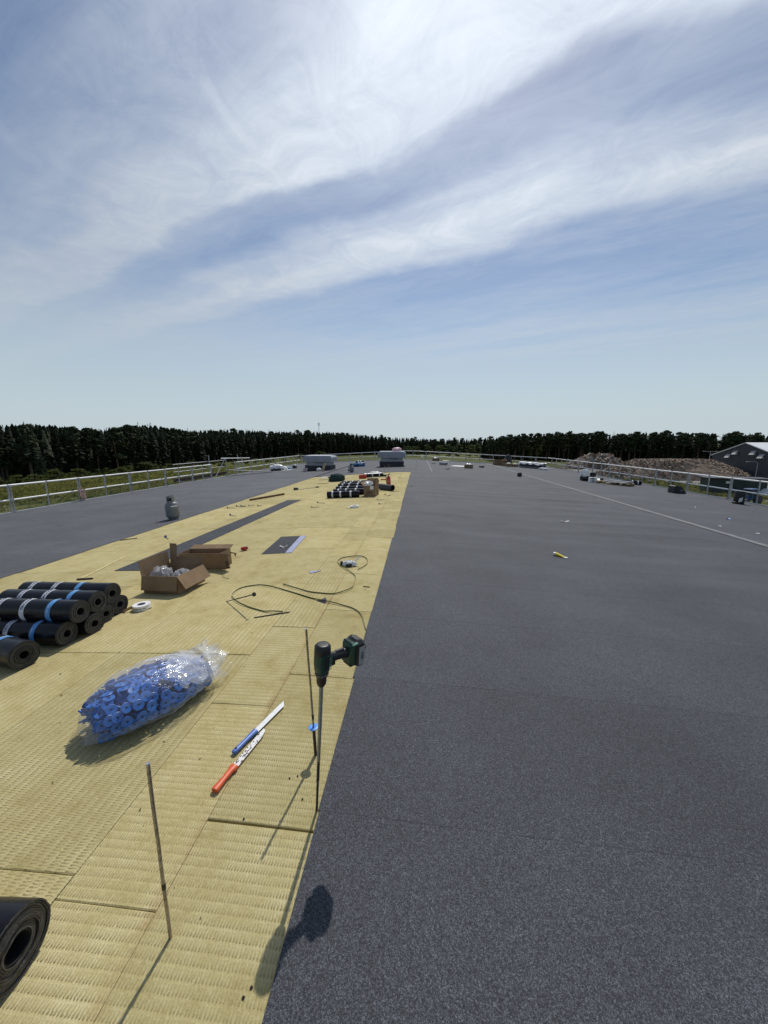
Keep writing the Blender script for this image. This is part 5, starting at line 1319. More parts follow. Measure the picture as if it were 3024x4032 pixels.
# ---------------------------------------------------------------- small things near the boxes
def tape():
    p = gp(560, 2397); r_ = .083; o = thing('tape_roll', 'white roll of adhesive tape lying flat, brown backing peeling off', 'tape', p + Vector((0, 0, .001)), R(14))
    mb = MB(); n = 40; hh = .052; prof = [(.038, 0), (r_ - .001, 0), (r_, .002), (r_, hh - .002), (r_ - .002, hh), (.038, hh), (.038, 0)]
    mb.lathe(prof, n, cap=False); smooth_angle(mb.build('tape_body', 'white', o), 40)
    mb = MB(); mb.lathe([(.0375, .0005), (.0375, hh)], 28, cap=False); mb.v = mb.v; cb = mb.build('cardboard_core', 'greyboard', o)
    mb = MB(); mb.lathe([(0, .002), (.0375, .002)], 28, cap=False); mb.build('core_floor', 'black', o)
    for w0, wd in ((R(-95), 'waterproof'), (R(-50), 'tape'), (R(-140), 'tape')):
        tv, tf = text_tris(wd, .017); mb = MB(); mb.add([((r_ + .001) * math.cos(w0 + x_ / r_), (r_ + .001) * math.sin(w0 + x_ / r_), hh * .5 + y_) for x_, y_, _ in tv], tf); mb.build('lettering', 'ink', o)
    mb = MB(); mb.grid(lambda a, b: (-r_ * .7 - .11 * a, -.035 - .03 * a + .01 * math.sin(7 * a), .006 + (.018 + .02 * (1 - a)) * b + .012 * math.sin(5 * a)), 12, 4); mb.build('backing_tail', 'paperbrown', o, smooth=True)
    mb = MB(); mb.grid(lambda a, b: (r_ * .8 + .035 * a, -.02 - .02 * b + .02 * a, .003 + .014 * b), 5, 3); mb.build('tape_end', 'white', o, smooth=True)
tape()
def tape_measure():
    p = gp(964, 2167); o = thing('tape_measure', 'red hand tool with a grey end lying on the ribbed boards', 'tape measure', p + Vector((0, 0, .001)), R(28))
    mb = MB(); mb.lathe([(0, -.06), (.022, -.055), (.034, -.03), (.036, 0), (.030, .03), (.018, .052), (0, .057)], 20, 0, Matrix.Translation((0, 0, .032)) @ Matrix.Rotation(R(90), 4, 'Y') @ Matrix.Diagonal((.85, 1, 1, 1))); smooth_angle(mb.build('case', 'red', o), 50)
    mb = MB(); mb.bevbox((.02, 0, .060), (.05, .034, .010), .004); mb.build('lock_button', 'greyboard', o)
    mb = MB(); mb.box((-.065, 0, .012), (.02, .018, .004)); mb.build('hook', 'steel', o)
tape_measure()
def gas(label, u, v, hgt, yaw, reg):
    p = gp(u, v); o = thing('gas_cylinder', label, 'gas cylinder', p + Vector((0, 0, TOP)), yaw); k = hgt / .57
    mb = MB(); mb.lathe([(.105 * k, 0), (.108 * k, .03 * k), (.118 * k, .034 * k)], 28, cap=False); mb.lathe([(.10 * k, .028 * k), (.142 * k, .06 * k), (.150 * k, .09 * k), (.150 * k, .31 * k), (.143 * k, .355 * k), (.115 * k, .40 * k), (.07 * k, .425 * k), (0, .435 * k)], 28); smooth_angle(mb.build('body', 'gas', o), 60)
    mb = MB(); n = 24; vs = []; fs = []
    ang = [R(-90 + 38) + R(284) * i / n for i in range(n + 1)]
    for a in ang:
        for rr, z in ((.092, .40), (.092, .56), (.084, .56), (.084, .40)): vs.append((math.cos(a) * rr * k, math.sin(a) * rr * k, z * k))
    for i in range(n):
        for e in range(3): fs.append((i * 4 + e, (i + 1) * 4 + e, (i + 1) * 4 + e + 1, i * 4 + e + 1))
    mb.add(vs, fs)
    a0 = [R(-90 - 38) + R(76) * i / 6 for i in range(7)]
    for zz0, zz1 in ((.40, .435), (.525, .56)):
        b0 = len(mb.v); vv_ = []
        for a in a0:
            for rr, z in ((.092, zz0), (.092, zz1), (.084, zz1), (.084, zz0)): vv_.append((math.cos(a) * rr * k, math.sin(a) * rr * k, z * k))
        mb.add(vv_, [(i * 4 + e, (i + 1) * 4 + e, (i + 1) * 4 + (e + 1) % 4, i * 4 + (e + 1) % 4) for i in range(6) for e in range(4)])
    smooth_angle(mb.build('collar', 'gas_lt', o), 40)
    mb = MB(); mb.tube([(0, 0, .42 * k), (0, 0, .50 * k)], .022 * k, 12); mb.box((0, -.03 * k, .475 * k), (.03 * k, .06 * k, .03 * k)); mb.build('valve', 'black', o)
    mb = MB(); mb.grid(lambda a, b: ((.1515 * k) * math.cos(R(-70) + R(55) * a), (.1515 * k) * math.sin(R(-70) + R(55) * a), (.355 - .03) * k + b * .03 * k - .02 * k), 8, 1); mb.build('paper_label', 'paper', o)
    if reg:
        mb = MB(); mb.bevbox((-.19 * k, -.02, .13 * k), (.09, .09, .10), .02); mb.tube([(-.19 * k, 0, .18 * k), (-.20 * k, 0, .35 * k), (-.08 * k, 0, .48 * k)], .012, 6); mb.build('regulator', 'black', o)
        mb = MB(); mb.tube([(.10, -.1, .012), (.18, -.05, .012), (.30, .05, .012)], .012, 6); mb.build('hose', 'rubber', o)
gas('grey gas cylinder standing alone by the ragged left edge of the strip', 684, 2045, .585, R(8), False)
gas('grey gas cylinder with a black regulator standing between the two roof vents', 1385, 1860, .55, R(0), True)

# sealant tube
p = gp(2181, 2190); b_ = gp(2222, 2200); yw = math.atan2(b_.y - p.y, b_.x - p.x)
o = thing('sealant_tube', 'yellow squeezed tube with white cap and white crimped end on the membrane', 'tube', p + Vector((0, 0, .008 + max(0, buckle(p.x, p.y)))), yw)
mb = MB(); n = 16; vs = []; Lt = (b_ - p).length + .03
for x, ry_, rz_ in ((0.012, .026, .026), (.05, .027, .025), (.10, .028, .018), (Lt - .03, .030, .006)):
    for k in range(n): w = 6.2832 * k / n; vs.append((x, math.cos(w) * ry_, max(.001, rz_ + math.sin(w) * rz_)))
mb.add(vs, [(j * n + k, j * n + (k + 1) % n, (j + 1) * n + (k + 1) % n, (j + 1) * n + k)[::-1] for j in range(3) for k in range(n)]); smooth_angle(mb.build('tube_body', 'yellow', o), 60)
mb = MB(); mb.lathe([(.0, -.012), (.024, -.012), (.026, -.008), (.026, .02)], 18, 0, Matrix.Translation((0, 0, .026)) @ Matrix.Rotation(R(90), 4, 'Y')); smooth_angle(mb.build('cap', 'white', o))
mb = MB(); mb.box((Lt - .012, 0, .006), (.045, .062, .009)); mb.build('crimped_end', 'white', o)

# small bag with black bits inside the strap loop
pb = gp(1385, 2228); puff('plastic_bag', 'small clear bag of black bits inside the strap loop', pb + Vector((-.03, 0, 0)), .085, .05, .040, 'film_white', 5, wr=.35)
mb = MB(); mb.bevbox((-.11, .01, .03), (.035, .04, .05), .006); mb.bevbox((-.005, -.055, .02), (.07, .03, .035), .008); mb.bevbox((.03, -.05, .03), (.03, .03, .03), .006); o = mb.build('black_fitting', 'black'); put(o, pb + Vector((-.03, 0, .001)), 0); tag(o, 'black plastic fittings beside the small clear bag', 'fitting')
mb = MB(); mb.grid(lambda a, b: (.05 + .09 * b + .02 * math.sin(9 * a) * b, .03 * (a - .5) * (1 + b * 1.4), .03 + .09 * b + .012 * math.cos(12 * a)), 10, 6); o = mb.build('film_neck', 'film_milky', smooth=True); put(o, pb + Vector((-.03, 0, .001)), R(25)); tag(o, 'twisted clear film end standing up beside black fittings', 'film')

# ---------------------------------------------------------------- screws, fasteners, sticks
def stick(name, label, a, b, r_, m, cat, group=None, head=None, headm=None, box=None, off=0.0, lift=None):
    A_, B_ = gp(*a), gp(*b); d = B_ - A_; L_ = d.length; yaw = math.atan2(d.y, d.x)
    o = thing(name, label, cat, A_ + Vector((0, 0, off)), yaw, group) if (head or cat == 'burner') else None
    mb = MB()
    if box: mb.bevbox((L_ / 2, 0, box[1] / 2 + .001), (L_, box[0], box[1]), min(box) * .12)
    else: mb.tube([(0, 0, r_ + (lift or 0)), (L_ * .93, 0, r_), (L_, 0, r_)], [r_, r_, r_ * .3], 8)
    if o is None:
        ob = mb.build(name, m); put(ob, A_ + Vector((0, 0, off)), yaw); tag(ob, label, cat, group); return ob
    mb.build('shank', m, o)
    if head == 'washer':
        mb = MB(); mb.lathe([(0, -.004), (.023, -.003), (.024, .002), (.008, .006), (.006, .03)], 16, 0, Matrix.Translation((0, 0, .024)) @ Matrix.Rotation(R(90), 4, 'Y')); smooth_angle(mb.build('washer_plate', headm or 'screw', o))
    if head == 'burner':
        mb = MB(); mb.lathe([(.02, -.02), (.045, -.015), (.05, .0), (.05, .12), (.03, .15), (.012, .17)], 18, 0, Matrix.Translation((-.10, 0, .052)) @ Matrix.Rotation(R(90), 4, 'Y')); smooth_angle(mb.build('burner_cup', 'black', o))
        mb = MB(); mb.bevbox((L_ * .86, 0, .03), (.13, .03, .04), .006); mb.build('grip', 'rubber', o)
    return o
z3 = lambda x, y: (1100 + x / 2.765, 1740 + y / 2.765)
z2 = lambda x, y: (700 + x / 2.183, 1640 + y / 2.183)
z8 = lambda x, y: (880 + x / 4.88, 1940 + y / 4.88)
GSn = 'loose screws with plates on the yellow boards'
for a, b, lab in ((z3(415, 665), z3(505, 668), 'steel screw with plate left of the white tape ring, farther of a pair'), (z3(347, 717), z3(440, 711), 'steel screw with plate left of the white tape ring, nearer of a pair'), (z3(1062, 633), z3(1150, 633), 'steel screw with plate lying before the grey-topped roll, between two others'),
                  (z3(1150, 578), z3(1215, 587), 'steel screw with plate just in front of the grey-topped roll'), (z3(1300, 392), z3(1338, 393), 'small screw near the far membrane corner'), (z3(1232, 541), z3(1302, 540), 'screw touching the dark end of the grey-topped roll'), (z3(1085, 680), z3(1125, 676), 'bent nail lying near the lettered carton, on its membrane side')):
    stick('plate_screw', lab, a, b, .006, 'screw', 'screw', GSn, head='washer')
for a, b, lab in ((z8(250, 268), z8(430, 272), 'screw with a dark blue washer in the cluster before the timber beam'), (z8(335, 262), z8(440, 258), 'screw with a blue washer standing up in the cluster before the timber beam'), (z8(480, 256), z8(590, 245), 'screw with a blue washer at the strip side of the cluster'), (z8(130, 438), z8(250, 456), 'single blue-washered screw nearer the long membrane strip'), ((652, 2117), (664, 2124), 'blue-washered screw just behind the open box tab')):
    stick('plate_screw', lab, a, b, .006, 'screw', 'screw', GSn, head='washer', headm='washer')
stick('plate_screw', 'plain steel screw with plate left of the blue-washered cluster', z8(78, 300), z8(235, 300), .006, 'screw', 'screw', GSn, head='washer')
stick('plate_screw', 'short black screw lying between cluster and long membrane strip', z8(660, 262), z8(750, 258), .008, 'screw', 'screw', GSn, head='washer', headm='black')
stick('timber_beam', 'dark brown timber beam lying along the left edge of the strip', z8(512, 155), z8(1165, 40), 0, 'wood', 'beam', box=(.075, .06))
stick('gas_burner', 'gas burner lance with a black cup lying on the yellow boards', z3(190, 522), z3(447, 494), .010, 'rod_mid', 'burner', head='burner')
stick('gas_burner', 'gas burner lance with its black cup beside the fire extinguisher', (1513, 1876), (1452, 1881), .010, 'rod_mid', 'burner', head='burner')
stick('batten', 'thin stick lying behind the burner lance', z3(415, 458), z3(528, 455), .010, 'wood', 'stick')
stick('batten', 'thin stick lying beside the teal jacket', z3(430, 417), z3(550, 413), .010, 'wood', 'stick')
stick('dark_bar', 'short dark bar lying by the ragged edge left of the boxes', (472, 2129), (543, 2120), .008, 'rod_dark', 'bar')
stick('dark_bar', 'black bar lying across the end of the pale batten behind the roll stack', (304, 2284), (369, 2280), .011, 'rod_dark', 'bar')
stick('dark_bar', 'long dark screw lying beside the looped strap', (1001, 2434), (1144, 2412), .0055, 'rod_dark', 'screw')
stick('batten', 'small dark splinter on the plain boards right of the strap', (1430, 2310), (1457, 2313), .005, 'wood', 'splinter')
for i, (a, b) in enumerate((((320, 2279), (372, 2254)), ((373, 2253.5), (408, 2236)), ((409, 2235.5), (440, 2219)), ((441, 2218.5), (466, 2206)), ((467, 2205.5), (492, 2193)))):
    stick('yellow_batten', 'pale yellow batten piece in the broken line behind the roll stack', a, b, 0, 'slimestrip', 'batten', 'pale batten pieces in a line', box=(.022, .012))
stick('red_tube', 'orange-red plastic tube lying in front of the fire extinguisher', (1500, 1890), (1521, 1890.5), .025, 'redorange', 'tube')
# leaning screw in the strap loop: foot and shadow tip give its head
ft = gp(840 + 122 / 2.37, 2150 + 518 / 2.37); shp = gp(840 + 318 / 2.37, 2150 + 692 / 2.37)
best = None
for i in range(200):
    P_ = shp + SUN * (i * .004); u, v = px(P_); e = (u - (840 + 380 / 2.37)) ** 2 + (v - (2150 + 450 / 2.37)) ** 2
    if best is None or e < best[0]: best = (e, P_)
hd3 = best[1]; d = hd3 - ft
o = thing('plate_screw', 'long dark screw stuck slanting in the board inside the strap loop', 'screw', ft, 0, GSn, flat=True)
mb = MB(); mb.tube([d * -.05, d], .0045, 8); mb.build('shank', 'rod_dark', o)
mb = MB(); mb.tube([d * .35, d * .95], .0062, 8); mb.build('sleeve', 'black', o)
mb = MB(); mb.lathe([(0, -.006), (.020, -.005), (.021, .002), (.009, .006), (0, .006)], 18, 0, Matrix.Translation(d) @ d.to_track_quat('Z', 'Y').to_matrix().to_4x4()); smooth_angle(mb.build('washer_plate', 'black', o))
# bits of dirt: little dark wool crumbs
mb = MB(); q = random.Random(12)
for i in range(420):
    y = .7 + 14 * q.random() ** 1.3; x = q.uniform(-5.3, -.5); s_ = q.uniform(.0012, .0045) * (1 + y * .08); c = Vector((x, y, rz(x) + s_ * .4))
    vs = [c + Vector((q.gauss(0, 1) * s_, q.gauss(0, 1) * s_, abs(q.gauss(0, .5)) * s_)) for _ in range(5)]
    mb.add(vs, [(0, 1, 2), (0, 2, 3), (0, 3, 4), (1, 2, 4), (2, 3, 4)])
tag(mb.build('wool_crumbs', mat('crumbs', (.14, .10, .04), .9, var=.4, scale=30), kind='stuff'), 'small dark wool crumbs strewn over the boards', 'crumbs')
for u, v in ((1140, 3064), (1172, 3056), (1191, 3147), (960, 3225), (990, 3890), (958, 3930), (470, 2567), (425, 2690)):
    p = gp(u, v); mb = MB(); mb.lathe([(0, -.012), (.0030, -.010), (.0042, .0012), (.0048, .0015)], 10); o = mb.build('punched_hole', 'hole', ins); o.location = p

# ---------------------------------------------------------------- roof vents
def vent(label, u0, u1, vb, h, lidw, d, marks, kind):
    A_, B_ = gp(u0, vb), gp(u1, vb); yc = (A_.y + B_.y) / 2; c = gp((u0 + u1) / 2, vb); w = abs(yp(u1, vb, c.y).x - yp(u0, vb, c.y).x)
    o = thing('roof_vent', label, 'roof vent', Vector((c.x, c.y + d / 2, rz(c.x) + TOP)), R(-3) if kind == 1 else R(1), flat=True)
    mb = MB(); mb.box((0, 0, h * .17), (w, d, h * .36)); mb.build('upstand', 'ventbase', o)
    mb = MB(); mb.box((0, 0, h * .355), (w + .05, d + .05, .03)); mb.build('flange', 'ventbody', o)
    mb = MB(); mb.box((0, 0, h * .48), (w * .9, d * .9, h * .25)); mb.build('body', 'ventbody', o)
    mb = MB(); lw, ld = w * lidw, d * 1.14
    vs = []
    for sx, z in ((1.0, h * .60), (1.0, h * .90), (.90, h * 1.0)):
        vs += [(-lw / 2 * sx, -ld / 2 * sx, z), (lw / 2 * sx, -ld / 2 * sx, z), (lw / 2 * sx, ld / 2 * sx, z), (-lw / 2 * sx, ld / 2 * sx, z)]
    mb.add(vs, [(3, 2, 1, 0)] + [(j * 4 + k, j * 4 + (k + 1) % 4, j * 4 + 4 + (k + 1) % 4, j * 4 + 4 + k) for j in range(2) for k in range(4)])
    ld_ = mb.build('lid', 'ventbody', o)
    for s_ in (-1, 1): mb = MB(); mb.box((s_ * lw * .225, 0, h * 1.0 + .012), (lw * .435, ld * .86, .024)); mb.build('lid_panel', 'ventlid', ld_)
    for x in (-.30, 0, .30): mb = MB(); mb.box((x * lw, -ld / 2 - .004, h * .75), (.02, .012, h * .26)); mb.build('lid_rib', 'ventbody', ld_)
    mb = MB(); mb.box((w * .1, -d * .45 - .04, h * .54), (w * .36, .05, .10)); mb.build('motor_cover', 'gas', o)
    return o, w, c
v1, w1_, c1 = vent('grey roof vent with white lid and black upstand, scraps leaning on it', 1202, 1304, 1853, 1.02, 1.12, 1.3, None, 1)
v2, w2_, c2 = vent('grey roof vent with bright white lid, pink wrapped pack on top', 1494, 1588, 1838, 1.05, 1.16, 1.3, None, 2)
o = puff('film_pack', 'pink wrapped pack lying on the white vent lid', (c2.x + .35, c2.y + .65, rz(c2.x) + TOP + 1.085), .34, .3, .16, 'pink', 6, 'pack', wr=.12)
puff('plastic_bag', 'pale green-white plastic bag at the foot of the black vent upstand', gp(1256, 1855), .16, .12, .12, 'white', 16, lift=TOP)
p = gp(1277, 1855); mb = MB(); mb.sheet([(-.16, 0, 0), (0.02, .0, 0), (.20, .17, .55), (.05, .17, .55)], .02); o = mb.build('leaning_board', 'palewood'); put(o, p + Vector((0, -.22, TOP))); tag(o, 'pale board leaning against the black vent upstand', 'board')
p = gp(1203, 1858); o = thing('bucket', 'small pinkish white bucket beside the vent', 'bucket', p + Vector((0, 0, TOP))); mb = MB(); mb.lathe([(0, 0), (.13, 0), (.155, .22), (.165, .22), (.165, .24), (.15, .24), (.135, .05), (0, .05)], 22); smooth_angle(mb.build('bucket_body', mat('pinkish_plastic', (.50, .42, .42), .5), o))
mb = MB(); mb.tube([(.16 * math.cos(a), .02, .22 - .10 * math.sin(a)) for a in [math.pi * i / 10 for i in range(11)]], .005, 5); mb.build('bucket_handle', 'galv', o)
# blue tarp with a small roll on it
p = gp(1415, 1837); puff('blue_tarp', 'crumpled blue tarpaulin bundle near the gas cylinder', p, .48, .35, .20, 'bluetarp', 9, 'tarpaulin', wr=.2, lift=TOP)
o = roll('small white-wrapped roll lying on the blue tarpaulin', (p.x + .34, p.y + .05, rz(p.x) + .26), R(6), None, r=.10, bands=((-.2, 'band_w', .12), (-.4, 'band_w', .12)), seed=51, letters=False, L_=.6)
# red canister
A_, B_ = gp(1413, 1886), gp(1442, 1884); o = thing('tool_box', 'red metal tool box beside the far black roll', 'tool box', (A_ + B_) / 2 + Vector((0, .1, .001)), R(4)); L_ = (B_ - A_).length
mb = MB(); mb.bevbox((0, 0, .085), (L_, .2, .17), .02); mb.build('case', 'red', o); mb = MB(); mb.bevbox((0, 0, .172), (L_ * .98, .19, .02), .008); mb.build('lid', 'redorange', o)
mb = MB(); mb.tube([(-.08, 0, .18), (-.07, 0, .215), (.07, 0, .215), (.08, 0, .18)], .008, 6); mb.build('handle', 'black', o)
# fire extinguisher
p = gp(1532, 1913); o = thing('fire_extinguisher', 'red fire extinguisher with black hose standing on the yellow boards', 'fire extinguisher', p + Vector((0, 0, .001)), R(20)); o.rotation_euler = (R(-3), R(-4), R(20))
mb = MB(); mb.lathe([(.070, 0), (.076, .01), (.077, .30), (.066, .345), (.035, .37), (.022, .375), (.022, .39), (0, .39)], 24); smooth_angle(mb.build('body', 'red', o), 50)
mb = MB(); mb.tube([(0, 0, .38), (0, 0, .43)], .02, 10); mb.bevbox((.03, 0, .435), (.11, .028, .02), .006); mb.tube([(.02, 0, .43), (.09, 0, .47)], .009, 6); mb.build('valve', 'black', o)
mb = MB(); mb.tube([(-.02, 0, .42), (-.08, -.02, .44), (-.11, -.02, .36), (-.095, -.01, .15), (-.085, 0, .08)], .012, 8); smooth_angle(mb.build('hose', 'rubber', o), 60)
mb = MB(); mb.grid(lambda a, b: (.0785 * math.cos(R(-150) + R(90) * a), .0785 * math.sin(R(-150) + R(90) * a), .12 + .12 * b), 8, 1); mb.build('paper_label', mat('ext_label', (.5, .12, .10), .6), o)
# white tape ring and scraps
p = gp(1397, 1998); o = thing('tape_ring', 'empty white tape ring with a torn scrap on the boards before the lettered carton', 'tape', p + Vector((0, 0, .001))); mb = MB(); mb.lathe([(.07, 0), (.115, 0), (.115, .05), (.07, .05), (.07, 0)], 26, cap=False); smooth_angle(mb.build('ring', 'white', o), 40)
mb = MB(); mb.grid(lambda a, b: (-.08 - .14 * a, -.06 - .07 * b + .03 * a, .006 + .03 * abs(math.sin(4 * a + b))), 6, 4); mb.build('torn_scrap', 'paper', o)
puff('plastic_film', 'white crumpled film with dark print behind the far black roll', gp(1474, 1866), .26, .14, .07, 'white', 23, 'film', wr=.3, lift=TOP)
o = puff('jacket', 'dark teal jacket thrown in a heap on the boards', gp(1324, 1896) + Vector((0, .15, 0)), .36, .24, .20, 'teal', 4, 'jacket', wr=.22)
p = gp(1347, 1876); mb = MB(); mb.bevbox((0, 0, .11), (.13, .1, .1), .03); mb.tube([(0, 0, 0), (0, 0, .1)], .02, 6); o = mb.build('torch_head', 'black'); put(o, p + Vector((0, 0, .001))); tag(o, 'small black burner head behind the teal jacket', 'burner')

# ---------------------------------------------------------------- far and right-hand things
def sack_pile():
    for i, (u, v, sx, sy, sz, m, lab) in enumerate(((1090, 1853, .50, .35, .22, 'white', 'white sack in the pile by the far left rail'), (1112, 1851, .40, .30, .18, 'paper', 'second pale sack in the pile by the far left rail'), (1128, 1849, .36, .3, .13, 'bluetarp', 'dark blue bundle at the end of the sack pile'))):
        puff('sack', lab, gp(u, v), sx, sy, sz, m, 60 + i, 'sack', wr=.2, lift=TOP + (.10 if i == 0 else 0))
    p = gp(1091, 1853.5); mb = MB(); mb.bevbox((0, 0, .06), (.9, .5, .12), .03); o = mb.build('black_case', 'black'); put(o, p + Vector((0, .05, TOP))); tag(o, 'flat black case under the white sack', 'case')
    flat_piece('white_sheet', 'thin white sheet lying beside the sack pile', [(1104, 1854), (1140, 1851), (1152, 1847.5), (1120, 1848.5)], 'paper', 'sheet', .01, off=TOP)
    p = gp(1161, 1844); mb = MB(); mb.bevbox((0, 0, .11), (.32, .25, .22), .03); mb.bevbox((0, 0, .26), (.22, .2, .1), .03, None, 1); o = mb.build('small_canister', ['black', 'paper']); put(o, p + Vector((0, 0, TOP))); tag(o, 'small canister with a pale lid between sack pile and vent', 'canister')
sack_pile()
# scaffold landing outside the left edge
def scaffold():
    X = XL - .9; o = thing('scaffold', 'scaffold landing with red-brown planks outside the left rail', 'scaffold', (X, 24, GZ), 0, flat=True); O = Vector((X, 24, GZ))
    def tb(name, a, b, r_=.026, m='galv'): mb = MB(); mb.tube([Vector(a) - O, Vector(b) - O], r_, 8); smooth_angle(mb.build(name, m, o), 50)
    z0 = rz(XL)
    for (u, vt, dx) in ((821, 1793, -.7), (888, 1801, -.7), (935, 1792, -.7), (952, 1801, .55)):
        k = ray(u, vt); t = (X + dx) / k.x; p = EYEV + k * t; tb('standard', (p.x, p.y, GZ), p)
    a = yp(870, 1805, 24.6); 
    pa = EYEV + ray(870, 1805) * ((X - .2) / ray(870, 1805).x); pb = EYEV + ray(982, 1803) * ((X + .1) / ray(982, 1803).x)
    tb('top_tube', pa, pb, .035, 'whiterail')
    tb('brace', pa + Vector((0, .6, 0)), (pa.x, pa.y - .9, z0 - .1)); tb('brace', (X - .7, 22, z0 - 1.5), (X - .7, 25, z0 - .1), .022); tb('brace', (X + .5, 22.4, z0 - .1), (X + .5, 24.8, z0 - 1.5), .022)
    for i in range(4):
        mb = MB(); mb.box(Vector((X - .45 + .3 * i, 24.2, z0 - .42)) - O, (.27, 6.2, .045)); mb.build('deck_plank', 'redwood', o)
    mb = MB(); mb.box(Vector((X - .68, 24.2, z0 + .0)) - O, (.04, 6.2, .2)); mb.build('toe_board', 'redwood', o)
    for h in (.5, .95): tb('ledger', (X - .72, 21.2, z0 + h), (X - .72, 27.2, z0 + h), .022)
    for y_ in (21.3, 24.0, 27.0): tb('transom', (X - .75, y_, z0 - .07), (X + .62, y_, z0 - .07), .022)
scaffold()
a, b = gp(1068, 1859), Vector((XL + .1, 24.4, rz(XL) + .38)); mb = MB(); d = (b - a); yw = math.atan2(d.y, d.x); pt = math.asin(d.z / d.length)
mb.bevbox((d.length / 2, 0, .03), (d.length, .5, .05), .008); o = mb.build('gangplank', 'greyboard'); o.location = a + Vector((0, 0, TOP)); o.rotation_euler = (0, -pt, yw); tag(o, 'grey gangplank sloping from the scaffold landing to the roof', 'gangplank')
# rag on the left rail
p = Vector((XL - .02, 13.17, rz(XL) + .42)); mb = MB()
mb.grid(lambda u, v: (.03 + .05 * math.sin(9 * u + 3 * v), -.10 + .30 * u + .10 * v * v, .02 - .42 * v + .10 * u * v + .05 * nz(u * 4, v * 4)), 9, 12); mb.grid(lambda u, v: (.0 + .04 * math.sin(7 * u), -.05 + .12 * u, .10 - .16 * v + .04 * nz(u * 6, v * 6)), 6, 6)
o = mb.build('rag', 'rag', smooth=True); o.location = p; tag(o, 'pinkish rag hanging from a post of the left guard rail', 'rag')

# white wrapped pack near the far right corner
def pack():
    a, b = gp(2056, 1841), gp(2151, 1849); d = b - a; w = d.length; yw = math.atan2(d.y, d.x); o = thing('insulation_pack', 'long pack wrapped in dark film under a bright white sheet', 'pack', (a + b) / 2 + Vector((0, .5, TOP)), yw)
    for i in range(3):
        mb = MB(); mb.bevbox((0, 0, .08 + i * .14), (w * (.98 - .03 * i), 1.0, .13), .02); mb.build('wrapped_board', ('gas', 'black', 'gas')[i], o)
    mb = MB(); mb.grid(lambda u, v: ((u - .5) * w * 1.04, (v - .5) * 1.15, .47 + .07 * nz(u * 9, v * 5, 2) + .05 * math.sin(u * 22) * .5 - (.13 * max(0, abs(2 * v - 1) - .8) * 5 if True else 0)), 40, 14); mb.grid(lambda u, v: ((u - .5) * w * 1.04, -.57 - .01 * math.sin(u * 30), .36 + .10 * v + .03 * nz(u * 12, 3)), 40, 3); mb.build('white_cover', 'white', o, smooth=True)
    puff('plastic_film', 'pale film bunched at the rail end of the long wrapped pack', gp(2140, 1850), .35, .2, .1, 'film_white', 71, 'film', lift=TOP, wr=.3)
    puff('plastic_film', 'pale film bunched at the carton end of the long wrapped pack', gp(2053, 1837), .30, .2, .22, 'paper', 72, 'film', lift=TOP, wr=.25)
pack()
p = gp(2003, 1836); puff('bin_bag', 'tall dark bin bag propped against the far guard rail among cartons', p + Vector((.1, 1.0, 0)), .36, .3, .62, 'black', 33, 'bag', wr=.1, lift=TOP)
p = gp(1990, 1836); puff('brown_bag', 'rust-brown bag beside the tall dark bin bag', p + Vector((0, .6, 0)), .3, .25, .35, 'wood', 34, 'bag', wr=.15, lift=TOP)
# black ball of tape on the pale seam
p = gp(2045, 1877); o = puff('tape_ball', 'round black bundle lying on the wide pale seam', p, .135, .135, .16, 'black', 44, 'bundle', wr=.12, lift=TOP)
mb = MB(); mb.grid(lambda u, v: (-.08 + .1 * u, -.06 - .02 * v, .20 + .07 * v - .05 * u), 4, 3); t_ = mb.build('white_patch', 'paper', o, smooth=True)
p = gp(1896, 1841); puff('black_bundle', 'small flat black bundle on the far membrane', p, .20, .13, .09, 'black', 45, 'bundle', lift=TOP, wr=.2)
for i, (u, v, lab) in enumerate(((1706, 1827, 'small dark bar of metal on the far membrane by the grey offcut roll'), (1762, 1849, 'small dark bent clip on the far membrane'))):
    mb = MB(); mb.bevbox((0, 0, .03), (.34, .05, .04), .01); mb.bevbox((.12, 0, .06), (.05, .06, .06), .01); o = mb.build('metal_clip', 'rod_dark'); put(o, gp(u, v) + Vector((0, 0, TOP)), R(10 + 20 * i)); tag(o, lab, 'clip')
p = gp(1662, 1802); mb = MB(); mb.lathe([(0, 0), (.12, 0), (.09, .2), (.04, .26), (0, .26)], 16); o = smooth_angle(mb.build('flue_cover', 'white')); put(o, p + Vector((0, 0, TOP))); tag(o, 'small white cap standing on the ridge by the far rail', 'cap')
